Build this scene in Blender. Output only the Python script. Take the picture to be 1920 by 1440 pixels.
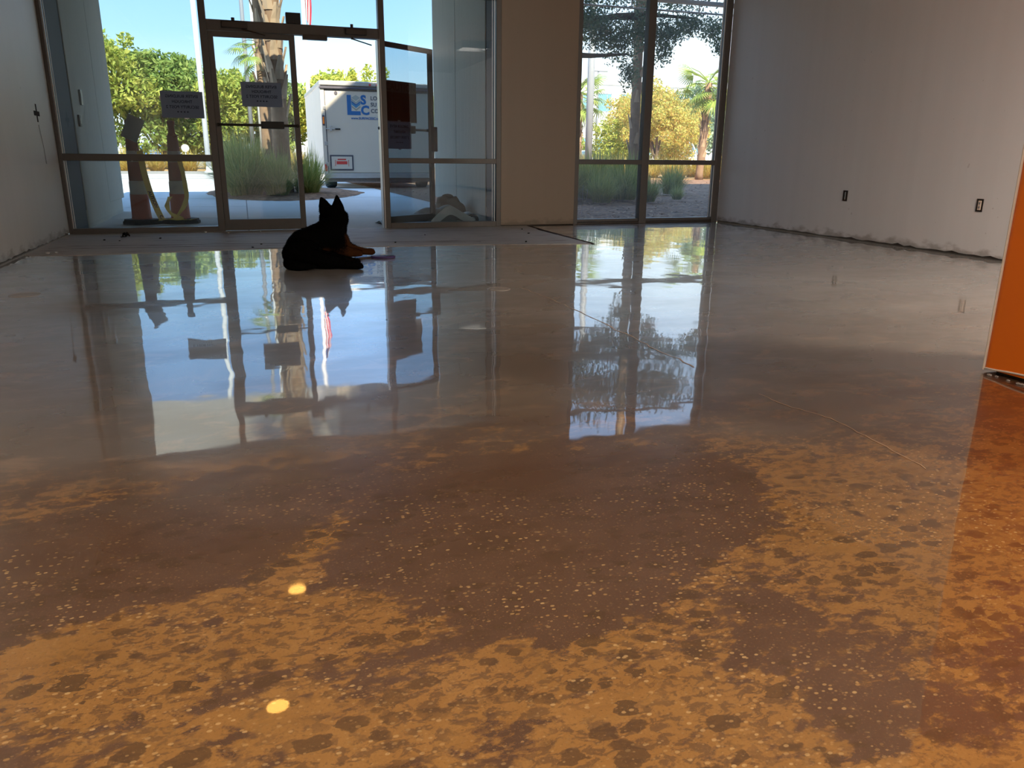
import bpy, bmesh, math, random
import numpy as np
from mathutils import Vector, Matrix
PI = math.pi
random.seed(7); RNG = np.random.default_rng(7)
for o in list(bpy.data.objects): bpy.data.objects.remove(o, do_unlink=True)
SC = bpy.context.scene
COL = SC.collection

# ------------------------------------------------------------------ camera, sky, sun, lights, exposure
EYE = Vector((0, 0, 0.805))
def camera():
    p, y, r = math.radians(16.306), math.radians(18.672), math.radians(0.48)
    fw = Vector((math.sin(y)*math.cos(p), math.cos(y)*math.cos(p), -math.sin(p)))
    rt = Vector((math.cos(y), -math.sin(y), 0)); up = rt.cross(fw)
    c, s = math.cos(r), math.sin(r)
    rt, up = c*rt+s*up, -s*rt+c*up
    cd = bpy.data.cameras.new('camera'); co = bpy.data.objects.new('camera', cd); COL.objects.link(co)
    m = Matrix((rt, up, -fw)).transposed().to_4x4(); m.translation = EYE
    co.matrix_world = m
    cd.sensor_width = 36; cd.lens = 1445.1/1920*36; cd.clip_start = 0.02; cd.clip_end = 600
    SC.camera = co
camera()
SC.view_settings.view_transform = 'Standard'; SC.view_settings.look = 'None'
SC.view_settings.gamma = 1; SC.view_settings.use_curve_mapping = False
SC.view_settings.exposure = 1.15
SC.cycles.use_denoising = True
SC.cycles.max_bounces = 10; SC.cycles.diffuse_bounces = 5; SC.cycles.glossy_bounces = 4
SC.cycles.transparent_max_bounces = 16
SC.cycles.caustics_reflective = False; SC.cycles.caustics_refractive = False
SC.cycles.sample_clamp_indirect = 6.0

SUN_EL = math.radians(47.7)
def world():
    w = bpy.data.worlds.new('sky'); SC.world = w; w.use_nodes = True
    nt = w.node_tree; nt.nodes.clear(); N = nt.nodes.new; L = nt.links.new
    tc = N('ShaderNodeTexCoord'); sep = N('ShaderNodeSeparateXYZ'); L(tc.outputs['Generated'], sep.inputs[0])
    rp = N('ShaderNodeValToRGB'); L(sep.outputs['Z'], rp.inputs[0])
    e = rp.color_ramp.elements
    e[0].position = 0.0; e[0].color = (1.0, 1.0, 0.98, 1)
    e[1].position = 1.0; e[1].color = (0.30, 0.54, 1.0, 1)
    for pos, c in ((0.05, (0.86, 0.96, 1.0)), (0.13, (0.47, 0.74, 1.0)), (0.22, (0.32, 0.59, 1.0)), (0.45, (0.31, 0.55, 1.0))):
        k = e.new(pos); k.color = (*c, 1)
    # thin bright haze toward the open lots on the right of the street
    dt = N('ShaderNodeVectorMath'); dt.operation = 'DOT_PRODUCT'; L(tc.outputs['Generated'], dt.inputs[0]); dt.inputs[1].default_value = (0.8, 0.6, 0)
    mr = N('ShaderNodeMapRange'); mr.interpolation_type = 'SMOOTHSTEP'; L(dt.outputs['Value'], mr.inputs[0])
    mr.inputs[1].default_value = 0.70; mr.inputs[2].default_value = 1.0; mr.inputs[3].default_value = 0.0; mr.inputs[4].default_value = 0.75
    mz = N('ShaderNodeMapRange'); L(sep.outputs['Z'], mz.inputs[0]); mz.inputs[1].default_value = 0.12; mz.inputs[2].default_value = 0.42; mz.inputs[3].default_value = 1; mz.inputs[4].default_value = 0
    mm = N('ShaderNodeMath'); mm.operation = 'MULTIPLY'; L(mr.outputs[0], mm.inputs[0]); L(mz.outputs[0], mm.inputs[1])
    mx = N('ShaderNodeMix'); mx.data_type = 'RGBA'; L(mm.outputs[0], mx.inputs[0]); L(rp.outputs[0], mx.inputs[6]); mx.inputs[7].default_value = (1.1, 1.12, 1.1, 1)
    bg = N('ShaderNodeBackground'); L(mx.outputs[2], bg.inputs[0]); bg.inputs[1].default_value = 0.92
    out = N('ShaderNodeOutputWorld'); L(bg.outputs[0], out.inputs[0])
world()
def light(name, kind, loc, power, color, rot=(0, 0, 0), size=None, size_y=None, spread=None):
    d = bpy.data.lights.new(name, kind); d.energy = power; d.color = color
    if kind == 'AREA':
        d.shape = 'RECTANGLE'; d.size = size; d.size_y = size_y or size
    elif size is not None and kind != 'SUN': d.shadow_soft_size = size
    o = bpy.data.objects.new(name, d); COL.objects.link(o); o.location = loc; o.rotation_euler = rot
    return o
light('fill_lamp_glow', 'POINT', (3.6, -0.5, 2.50), 130, (1.0, 0.93, 0.83), size=0.06)  # added lamp out of view, brightens the right wall
sun = light('sun', 'SUN', (0, -20, 30), 6.2, (1.0, 0.90, 0.72), (PI/2-SUN_EL, 0, 0)); sun.data.angle = math.radians(0.6)
# the warm ceiling lamps of the back half of the room (over and behind the camera)
WARM = (1.0, 0.92, 0.81)
ROOM_LAMPS = [((0.2, -1.2, 3.16), 60), ((2.1, -3.4, 3.16), 60), ((-0.6, 0.8, 3.16), 22), ((4.9, 1.2, 3.16), 120)]
for (p, w) in ROOM_LAMPS:
    lo = light('ceiling_lamp_glow', 'AREA', p, w, WARM, (0, 0, 0), 0.55); lo.data.spread = math.radians(170)

# ------------------------------------------------------------------ materials
class NT:
    def __init__(s, name):
        s.m = bpy.data.materials.new(name); s.m.use_nodes = True; s.t = s.m.node_tree; s.t.nodes.clear()
        s.out = s.t.nodes.new('ShaderNodeOutputMaterial')
    def n(s, typ, ins=None, **kw):
        o = s.t.nodes.new(typ)
        for k, v in kw.items(): setattr(o, k, v)
        for k, v in (ins or {}).items():
            if hasattr(v, 'links') or isinstance(v, bpy.types.NodeSocket): s.t.links.new(v, o.inputs[k])
            else: o.inputs[k].default_value = v
        return o
    def math(s, op, a, b=0.0, c=None, clamp=False):
        ins = {0: a, 1: b}
        if c is not None: ins[2] = c
        return s.n('ShaderNodeMath', ins, operation=op, use_clamp=clamp).outputs[0]
    def noise(s, vec, scale, detail=4, rough=0.55, dist=0.0):
        return s.n('ShaderNodeTexNoise', {'Vector': vec, 'Scale': scale, 'Detail': detail, 'Roughness': rough, 'Distortion': dist}).outputs['Fac']
    def step(s, x, a, b, lo=0.0, hi=1.0):
        return s.n('ShaderNodeMapRange', {0: x, 1: a, 2: b, 3: lo, 4: hi}, interpolation_type='SMOOTHSTEP').outputs[0]
    def mix(s, f, a, b):
        def col(c): return c if isinstance(c, bpy.types.NodeSocket) else (*c, 1) if len(c) == 3 else c
        o = s.n('ShaderNodeMix', data_type='RGBA')
        for k, v in ((0, f), (6, col(a)), (7, col(b))):
            if isinstance(v, bpy.types.NodeSocket): s.t.links.new(v, o.inputs[k])
            else: o.inputs[k].default_value = v
        return o.outputs[2]
    def pos(s, scale=(1, 1, 1), obj=False):
        v = s.n('ShaderNodeTexCoord').outputs['Object'] if obj else s.n('ShaderNodeNewGeometry').outputs['Position']
        if scale == (1, 1, 1): return v
        return s.n('ShaderNodeVectorMath', {0: v, 1: scale}, operation='MULTIPLY').outputs[0]
    def bump(s, h, strength=0.3, dist=0.01):
        return s.n('ShaderNodeBump', {'Height': h, 'Strength': strength, 'Distance': dist}).outputs[0]
    def bsdf(s, col, rough=0.6, spec=0.4, metal=0.0, normal=None, **ex):
        ins = {'Base Color': (*col, 1) if isinstance(col, tuple) and len(col) == 3 else col, 'Roughness': rough, 'Specular IOR Level': spec, 'Metallic': metal}
        if normal is not None: ins['Normal'] = normal
        ins.update(ex)
        b = s.n('ShaderNodeBsdfPrincipled', ins); return b.outputs[0]
    def done(s, sh):
        s.t.links.new(sh, s.out.inputs[0]); return s.m

def plain(name, col, rough=0.6, spec=0.4, metal=0.0, var=0.12, scale=12.0, bump=0.0, obj=True):
    t = NT(name); v = t.pos(obj=obj)
    n = t.noise(v, scale, 5)
    c = t.mix(n, tuple(x*(1-var) for x in col), tuple(min(1, x*(1+var)) for x in col))
    nm = t.bump(n, bump) if bump else None
    return t.done(t.bsdf(c, rough, spec, metal, nm))

def island(name, cols, rough=0.7, transl=0.0, spec=0.2):
    """leaf / blade material: colour differs from piece to piece"""
    t = NT(name)
    rnd = t.n('ShaderNodeNewGeometry').outputs['Random Per Island']
    rp = t.n('ShaderNodeValToRGB', {0: rnd}); e = rp.color_ramp.elements
    e[0].position = 0; e[0].color = (*cols[0], 1); e[1].position = 1; e[1].color = (*cols[-1], 1)
    for i, c in enumerate(cols[1:-1]): k = e.new((i+1)/(len(cols)-1)); k.color = (*c, 1)
    b = t.bsdf(rp.outputs[0], rough, spec)
    if transl:
        tr = t.n('ShaderNodeBsdfTranslucent', {'Color': rp.outputs[0]}).outputs[0]
        b = t.n('ShaderNodeMixShader', {0: transl, 1: b, 2: tr}).outputs[0]
    return t.done(b)

def glass(name, tint, refl=1.0, dust=0.03):
    t = NT(name)
    ge = t.n('ShaderNodeNewGeometry')
    dt = t.n('ShaderNodeVectorMath', {0: ge.outputs['Normal'], 1: ge.outputs['Incoming']}, operation='DOT_PRODUCT').outputs['Value']
    k = t.math('POWER', t.math('SUBTRACT', 1.0, t.math('ABSOLUTE', dt), clamp=True), 5.0)
    f2 = t.math('MULTIPLY', t.math('MULTIPLY_ADD', k, 0.95, 0.045), refl)
    tr = t.n('ShaderNodeBsdfTransparent', {'Color': (*tint, 1)}).outputs[0]
    gl = t.n('ShaderNodeBsdfGlossy', {'Color': (1, 1, 1, 1), 'Roughness': 0.0}).outputs[0]
    pane_ = t.n('ShaderNodeMixShader', {0: f2, 1: tr, 2: gl}).outputs[0]
    d = t.n('ShaderNodeBsdfTranslucent', {'Color': (0.85, 0.87, 0.88, 1)}).outputs[0]
    n = t.noise(t.pos((1, 1, .35)), 6, 5, .6)
    return t.done(t.n('ShaderNodeMixShader', {0: t.math('MULTIPLY', t.math('MULTIPLY_ADD', n, 1.2, 0.4), dust), 1: pane_, 2: d}).outputs[0])

def emit(name, col, strength):
    t = NT(name); return t.done(t.n('ShaderNodeEmission', {'Color': (*col, 1), 'Strength': strength}).outputs[0])

def wall_mat(name, col, sheen_streak=0.06, rough=0.42):
    t = NT(name)
    st = t.noise(t.pos((7, 7, 0.25)), 1.0, 5)  # vertical streaks of tone painted in for window reflections on the wall
    fine = t.noise(t.pos(), 90, 3)
    blot = t.noise(t.pos(), 1.3, 4)
    sep = t.n('ShaderNodeSeparateXYZ', {0: t.pos()})
    c = t.mix(st, tuple(x*(1-sheen_streak) for x in col), tuple(x*(1+sheen_streak) for x in col))
    c = t.mix(t.math('MULTIPLY', blot, 0.25), c, tuple(x*0.82 for x in col))
    # scuffs and old glue along the foot of the wall
    low = t.step(t.math('SUBTRACT', sep.outputs['Z'], t.math('MULTIPLY', t.noise(t.pos((3, 3, 6)), 2.2, 6), 0.22)), -0.09, -0.02, 1, 0)
    c = t.mix(t.math('MULTIPLY', low, 0.5), c, (0.10, 0.075, 0.05))
    sp = t.step(t.noise(t.pos(), 16, 2), 0.74, 0.77)
    c = t.mix(t.math('MULTIPLY', sp, 0.22), c, (0.12, 0.09, 0.07))
    return t.done(t.bsdf(c, rough, 0.35, 0, t.bump(fine, 0.08, 0.003)))

M = {}
M['wall_left'] = wall_mat('painted_wall_grey_left', (0.60, 0.60, 0.57))
M['wall_right'] = wall_mat('painted_wall_grey', (0.71, 0.735, 0.745))
M['pier'] = wall_mat('shaded_pier_tan', (0.28, 0.215, 0.158))  # tan darkened in the colour because no daylight reaches the pier
M['ceiling'] = plain('ceiling_grey', (0.27, 0.25, 0.23), 0.9)
M['gap'] = plain('dark_wall_base', (0.035, 0.028, 0.022), 0.9, 0.1, var=0.5, scale=30)
M['bronze'] = plain('bronze_anodised_frame', (0.098, 0.090, 0.082), 0.42, 0.5, 0.2, 0.15, 20)
M['bronze_dark'] = plain('dark_bronze', (0.05, 0.04, 0.032), 0.4, 0.5, 0.3, 0.15, 20)
M['alu'] = plain('grey_aluminium', (0.33, 0.33, 0.32), 0.35, 0.5, 0.6, 0.1, 20)
M['silver'] = plain('pale_gasket_strip', (0.62, 0.62, 0.6), 0.4, 0.5, 0.4, 0.05)
M['black'] = plain('black_plastic', (0.012, 0.012, 0.013), 0.45, 0.4, 0, 0.2)
M['glass_a'] = glass('tinted_glass', (0.57, 0.66, 0.69))
M['glass_b'] = glass('clear_glass', (0.82, 0.87, 0.88), 1.0, 0.075)
def paper_mat():
    t = NT('thin_white_paper'); a = t.bsdf((0.26, 0.29, 0.35), 0.8, 0.1); b = t.n('ShaderNodeBsdfTranslucent', {'Color': (0.55, 0.57, 0.62, 1)}).outputs[0]
    return t.done(t.n('ShaderNodeMixShader', {0: 0.5, 1: a, 2: b}).outputs[0])
M['paper'] = paper_mat()
M['ink'] = plain('black_ink', (0.02, 0.02, 0.03), 0.8, 0.1)
M['orange_wall'] = plain('orange_paint', (0.80, 0.16, 0.008), 0.45, 0.35, 0, 0.05, 3, 0.0, obj=False)
M['edge_white'] = plain('bare_corner_bead', (0.75, 0.62, 0.50), 0.7, 0.2)
M['soffit'] = plain('glossy_metal_soffit', (0.88, 0.82, 0.68), 0.09, 0.5, 0.75, 0.06, 4, 0.02, obj=False)
M['roof'] = plain('roof_metal', (0.3, 0.3, 0.3), 0.7)

def concrete_wall():
    t = NT('ribbed_concrete_panel')
    st = t.noise(t.pos((18, 18, 0.6)), 2.0, 5); fine = t.noise(t.pos(), 60, 3)
    c = t.mix(st, (0.52, 0.52, 0.45), (0.68, 0.67, 0.59))
    return t.done(t.bsdf(c, 0.85, 0.15, 0, t.bump(t.math('ADD', st, t.math('MULTIPLY', fine, 0.4)), 0.5, 0.012)))
M['concrete_wall'] = concrete_wall()
M['dark_panel'] = plain('dark_slate_panel', (0.10, 0.125, 0.135), 0.75, 0.3, 0, 0.12, 30, 0.1, obj=False)

def floor_mat():
    t = NT('polished_stained_concrete')
    P = t.pos(); sep = t.n('ShaderNodeSeparateXYZ', {0: P}); Y = sep.outputs['Y']
    st = t.n('ShaderNodeAttribute', attribute_name='stain').outputs['Fac']
    PS = t.pos((1, 1.6, 1))
    n1 = t.noise(PS, 5.5, 8, 0.62, 0.6); n2 = t.noise(PS, 24, 5, 0.6, 0.3); n0 = t.noise(t.pos((0.8, 1.6, 1)), 1.1, 5, 0.55, 0.5)
    v = t.math('ADD', st, t.math('MULTIPLY', t.math('SUBTRACT', n1, 0.5), 1.9))
    v = t.math('ADD', v, t.math('MULTIPLY', t.math('SUBTRACT', n2, 0.5), 1.5))
    m = t.step(v, 0.40, 0.66)
    dark = t.mix(n1, (0.066, 0.032, 0.018), (0.125, 0.064, 0.035))
    tan = t.mix(t.noise(PS, 9, 5), (0.19, 0.084, 0.022), (0.29, 0.140, 0.042))
    mot = t.math('MULTIPLY', t.step(t.noise(PS, 36, 5, 0.65, 0.6), 0.485, 0.56), t.step(t.noise(PS, 3.4, 4), 0.32, 0.52))
    tan = t.mix(t.math('MULTIPLY', mot, 0.75), tan, t.mix(n2, (0.085, 0.042, 0.018), (0.12, 0.06, 0.028)))
    near = t.mix(m, dark, tan)
    # dark blots in the tan areas
    vo = t.n('ShaderNodeTexVoronoi', {'Vector': t.n('ShaderNodeVectorMath', {0: PS, 1: t.n('ShaderNodeVectorMath', {0: t.n('ShaderNodeTexNoise', {'Vector': PS, 'Scale': 30.0, 'Detail': 3.0}).outputs['Color'], 1: (0.05, 0.05, 0)}, operation='MULTIPLY').outputs[0]}, operation='ADD').outputs[0], 'Scale': 17.0})
    pick = t.n('ShaderNodeSeparateColor', {0: vo.outputs['Color']})
    rad = t.math('MULTIPLY', pick.outputs[0], 0.64)
    blot = t.step(t.math('SUBTRACT', rad, vo.outputs['Distance']), 0.02, 0.09)
    blot = t.math('MULTIPLY', blot, t.step(t.noise(PS, 2.6, 3), 0.36, 0.50))
    near = t.mix(t.math('MULTIPLY', blot, 0.8), near, (0.075, 0.038, 0.018))
    # pale aggregate
    vp = t.n('ShaderNodeTexVoronoi', {'Vector': t.pos((1.0, 1.5, 1)), 'Scale': 62.0, 'Randomness': 1.0})
    pp = t.n('ShaderNodeSeparateColor', {0: vp.outputs['Color']})
    peb = t.math('MULTIPLY', t.step(vp.outputs['Distance'], 0.30, 0.22), t.step(pp.outputs[0], 0.45, 0.50))
    peb = t.math('MULTIPLY', peb, t.step(t.noise(PS, 2.2, 4), 0.40, 0.58))
    peb = t.math('MULTIPLY', peb, t.step(Y, 2.6, 1.4))
    near = t.mix(t.math('MULTIPLY', peb, 0.7), near, t.mix(pp.outputs[1], (0.34, 0.18, 0.06), (0.50, 0.31, 0.13)))
    # small stones of a second size and fine grit
    vq = t.n('ShaderNodeTexVoronoi', {'Vector': t.pos((1.0, 1.4, 1)), 'Scale': 118.0, 'Randomness': 1.0})
    pq = t.n('ShaderNodeSeparateColor', {0: vq.outputs['Color']})
    pe2 = t.math('MULTIPLY', t.math('MULTIPLY', t.step(vq.outputs['Distance'], 0.34, 0.24), t.step(pq.outputs[0], 0.6, 0.64)), t.step(Y, 2.2, 1.2))
    near = t.mix(t.math('MULTIPLY', pe2, 0.45), near, t.mix(pq.outputs[1], (0.06, 0.03, 0.015), (0.40, 0.23, 0.09)))
    grit = t.noise(P, 210, 4, 0.7)
    near = t.mix(t.math('MULTIPLY', t.step(grit, 0.56, 0.66), 0.35), near, (0.05, 0.026, 0.014))
    near = t.mix(t.math('MULTIPLY', t.step(grit, 0.42, 0.34), 0.25), near, (0.36, 0.20, 0.08))
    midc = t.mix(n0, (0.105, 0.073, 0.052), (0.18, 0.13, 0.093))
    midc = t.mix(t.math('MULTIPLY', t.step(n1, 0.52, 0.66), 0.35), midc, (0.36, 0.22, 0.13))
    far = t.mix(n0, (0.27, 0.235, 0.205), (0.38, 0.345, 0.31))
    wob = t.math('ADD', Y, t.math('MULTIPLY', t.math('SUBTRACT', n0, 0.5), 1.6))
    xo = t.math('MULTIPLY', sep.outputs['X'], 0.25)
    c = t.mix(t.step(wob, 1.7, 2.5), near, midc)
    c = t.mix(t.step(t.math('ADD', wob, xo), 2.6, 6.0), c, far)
    wav = t.noise(t.pos((1.0, 0.8, 1)), 3.2, 2, 0.4); fine = t.noise(P, 320, 2)
    bm = t.bump(t.math('ADD', wav, t.math('MULTIPLY', fine, 0.002)), 0.16, 0.012)
    dull = t.step(t.noise(t.pos((0.9, 1.5, 1)), 1.8, 5), 0.40, 0.68)
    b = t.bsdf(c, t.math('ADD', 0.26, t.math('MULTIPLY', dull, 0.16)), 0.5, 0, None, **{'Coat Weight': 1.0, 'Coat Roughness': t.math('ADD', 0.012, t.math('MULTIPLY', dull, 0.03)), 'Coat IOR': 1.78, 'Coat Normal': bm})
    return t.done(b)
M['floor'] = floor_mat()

def rough_floor():
    t = NT('rough_scraped_concrete')
    n = t.noise(t.pos((1, 3, 1)), 4, 7, 0.65, 0.4); f = t.noise(t.pos(), 45, 4)
    c = t.mix(n, (0.30, 0.27, 0.24), (0.50, 0.46, 0.42))
    c = t.mix(t.math('MULTIPLY', t.step(t.noise(t.pos((1, 4, 1)), 2.2, 6, 0.7), 0.56, 0.66), 0.6), c, (0.14, 0.07, 0.045))
    c = t.mix(t.math('MULTIPLY', t.step(f, 0.62, 0.7), 0.35), c, (0.5, 0.47, 0.44))
    return t.done(t.bsdf(c, 0.62, 0.35, 0, t.bump(t.math('ADD', n, t.math('MULTIPLY', f, 0.3)), 0.35, 0.006)))
M['rough_floor'] = rough_floor()
M['crack'] = plain('dark_crack', (0.05, 0.025, 0.015), 0.9, 0.1, 0, 0.4, 30)
M['crack_pale'] = plain('pale_filled_crack', (0.42, 0.27, 0.16), 0.35, 0.4)
M['cover'] = plain('grey_cover', (0.33, 0.28, 0.24), 0.25, 0.5)

def ground_mat(name, a, b, scale=1.2, joint=None, rough=0.85, spots=0.0):
    t = NT(name); n = t.noise(t.pos(), scale, 7, 0.6); f = t.noise(t.pos(), 40, 3)
    c = t.mix(n, a, b)
    c = t.mix(t.math('MULTIPLY', t.step(f, 0.5, 0.75), 0.25), c, tuple(x*0.6 for x in a))
    if spots:
        vo = t.n('ShaderNodeTexVoronoi', {'Vector': t.pos(), 'Scale': 14.0})
        sc = t.n('ShaderNodeSeparateColor', {0: vo.outputs['Color']})
        c = t.mix(t.math('MULTIPLY', sc.outputs[0], spots), c, tuple(x*0.35 for x in a))
    return t.done(t.bsdf(c, rough, 0.2, 0, t.bump(f, 0.3, 0.01)))
M['pavement'] = ground_mat('pavement_concrete', (0.66, 0.65, 0.62), (0.78, 0.76, 0.73))
M['road'] = ground_mat('pale_driveway', (0.50, 0.47, 0.43), (0.60, 0.57, 0.52))
M['mulch'] = ground_mat('pine_straw_mulch', (0.26, 0.14, 0.085), (0.48, 0.26, 0.14), 5, spots=0.85)
M['verge'] = ground_mat('dry_verge', (0.50, 0.28, 0.12), (0.62, 0.40, 0.18), 2, spots=0.4)
M['field'] = ground_mat('far_lot', (0.30, 0.30, 0.26), (0.40, 0.38, 0.32), 0.3)

# ------------------------------------------------------------------ mesh helpers
class MB:
    def __init__(s): s.v = []; s.f = []; s.mi = []; s.cur = 0
    def add(s, vs, fs):
        b = len(s.v); s.v += [tuple(x) for x in vs]; s.f += [tuple(b+i for i in f) for f in fs]; s.mi += [s.cur]*len(fs); return s
    def box(s, x0, x1, y0, y1, z0, z1, bev=0.0):
        if bev:
            bm = bmesh.new(); bmesh.ops.create_cube(bm, size=1)
            for v in bm.verts: v.co = Vector(((x0+x1)/2+v.co.x*(x1-x0), (y0+y1)/2+v.co.y*(y1-y0), (z0+z1)/2+v.co.z*(z1-z0)))
            bmesh.ops.bevel(bm, geom=bm.edges[:], offset=min(bev, abs(x1-x0)*.45, abs(y1-y0)*.45, abs(z1-z0)*.45), segments=2, affect='EDGES', profile=0.5)
            bm.verts.ensure_lookup_table(); s.add([v.co[:] for v in bm.verts], [[v.index for v in f.verts] for f in bm.faces]); bm.free(); return s
        return s.add([(x0, y0, z0), (x1, y0, z0), (x1, y1, z0), (x0, y1, z0), (x0, y0, z1), (x1, y0, z1), (x1, y1, z1), (x0, y1, z1)],
                     [(3, 2, 1, 0), (4, 5, 6, 7), (0, 1, 5, 4), (1, 2, 6, 5), (2, 3, 7, 6), (3, 0, 4, 7)])
    def tube(s, pts, rad, n=8, flat=1.0, cap=True):
        pts = [Vector(p) for p in pts]; rad = rad if isinstance(rad, (list, tuple)) else [rad]*len(pts)
        rings = []; ref = None
        for i, p in enumerate(pts):
            d = (pts[min(i+1, len(pts)-1)]-pts[max(i-1, 0)]).normalized()
            if ref is None: ref = Vector((0, 0, 1)) if abs(d.z) < .9 else Vector((1, 0, 0))
            a = d.cross(ref).normalized(); b = d.cross(a).normalized(); ref = -b if False else ref
            rings.append([p+(a*math.cos(2*PI*k/n)+b*math.sin(2*PI*k/n)*flat)*rad[i] for k in range(n)])
        vs = [v for r in rings for v in r]; fs = []
        for i in range(len(pts)-1):
            for k in range(n): fs.append((i*n+k, i*n+(k+1) % n, (i+1)*n+(k+1) % n, (i+1)*n+k))
        if cap: fs += [tuple(range(n))[::-1], tuple((len(pts)-1)*n+k for k in range(n))]
        return s.add(vs, fs)
    def lathe(s, prof, c=(0, 0, 0), n=24):
        vs = []; fs = []
        for r, z in prof: vs += [(c[0]+r*math.cos(2*PI*k/n), c[1]+r*math.sin(2*PI*k/n), c[2]+z) for k in range(n)]
        for i in range(len(prof)-1):
            for k in range(n): fs.append((i*n+k, i*n+(k+1) % n, (i+1)*n+(k+1) % n, (i+1)*n+k))
        fs += [tuple(range(n))[::-1], tuple((len(prof)-1)*n+k for k in range(n))]
        return s.add(vs, fs)
    def prism(s, poly, axis, a, b):
        """poly in the two other axes, extruded from a to b along axis"""
        def mk(p, t): return {'x': (t, p[0], p[1]), 'y': (p[0], t, p[1]), 'z': (p[0], p[1], t)}[axis]
        n = len(poly)
        return s.add([mk(p, a) for p in poly]+[mk(p, b) for p in poly], [tuple(range(n))[::-1], tuple(range(n, 2*n))]+[(i, (i+1) % n, n+(i+1) % n, n+i) for i in range(n)])
    def blob(s, c, r, sub=2, rot=None):
        bm = bmesh.new(); bmesh.ops.create_icosphere(bm, subdivisions=sub, radius=1)
        R = rot or Matrix.Identity(3)
        for v in bm.verts: v.co = Vector(c)+R @ Vector((v.co.x*r[0], v.co.y*r[1], v.co.z*r[2]))
        s.add([v.co[:] for v in bm.verts], [[v.index for v in f.verts] for f in bm.faces]); bm.free(); return s
    def mesh(s, name, mats, smooth=False, fix=True):
        me = bpy.data.meshes.new(name); me.from_pydata(s.v, [], s.f)
        for m in (mats if isinstance(mats, (list, tuple)) else [mats]): me.materials.append(m)
        if any(s.mi): me.polygons.foreach_set('material_index', s.mi)
        if fix and len(s.f) < 20000:
            bm = bmesh.new(); bm.from_mesh(me); bmesh.ops.recalc_face_normals(bm, faces=bm.faces); bm.to_mesh(me); bm.free()
        if smooth: me.polygons.foreach_set('use_smooth', [True]*len(me.polygons))
        me.update(); return me
    def build(s, name, mats, parent=None, smooth=False, loc=None, fix=True):
        return link(name, s.mesh(name, mats, smooth, fix), parent, loc)

def link(name, me, parent=None, loc=None, rot=None, scale=None):
    o = bpy.data.objects.new(name, me); COL.objects.link(o)
    if parent is not None: o.parent = parent
    if loc is not None: o.location = loc
    if rot is not None: o.rotation_euler = rot
    if scale is not None: o.scale = scale
    return o
def empty(name, loc=(0, 0, 0), rz=0.0):
    o = bpy.data.objects.new(name, None); COL.objects.link(o); o.location = loc; o.rotation_euler = (0, 0, rz); o.empty_display_size = 0.1
    return o
def tag(o, label, cat, group=None, kind=None):
    o['label'] = label; o['category'] = cat
    if group: o['group'] = group
    if kind: o['kind'] = kind
    return o
def struct(o, label, cat):
    o['kind'] = 'structure'; o['label'] = label; o['category'] = cat; return o
def text_mesh(name, s, size, mat, bold=0.0, depth=0.0004, align='CENTER', spacing=1.0):
    cu = bpy.data.curves.new(name, 'FONT'); cu.body = s; cu.size = size; cu.align_x = align; cu.align_y = 'CENTER'
    cu.extrude = depth; cu.offset = bold; cu.space_character = spacing; cu.resolution_u = 3
    o = bpy.data.objects.new(name, cu); COL.objects.link(o)
    dg = bpy.context.evaluated_depsgraph_get(); dg.update()
    me = bpy.data.meshes.new_from_object(o.evaluated_get(dg)); me.name = name
    bpy.data.objects.remove(o, do_unlink=True)
    me.materials.clear(); me.materials.append(mat)
    return me
def tm_merge(name, items, mat, parent, base):
    """each line of text becomes one lettering part; items: (mesh, Matrix)"""
    for me, mx in items:
        b = MB(); b.add([mx @ v.co for v in me.vertices], [tuple(p.vertices) for p in me.polygons])
        bpy.data.meshes.remove(me); b.build(name, mat, parent, fix=False)
FRONT = Matrix.Rotation(PI/2, 4, 'X')                 # text readable when seen looking along +Y
MIRROR = Matrix.Rotation(PI/2, 4, 'X') @ Matrix.Diagonal((-1, 1, 1, 1))   # same text seen from its back

# ------------------------------------------------------------------ the room
XL, XR, YF, YB, ZC = -1.785, 6.04, 9.243, -5.0, 3.2

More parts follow.
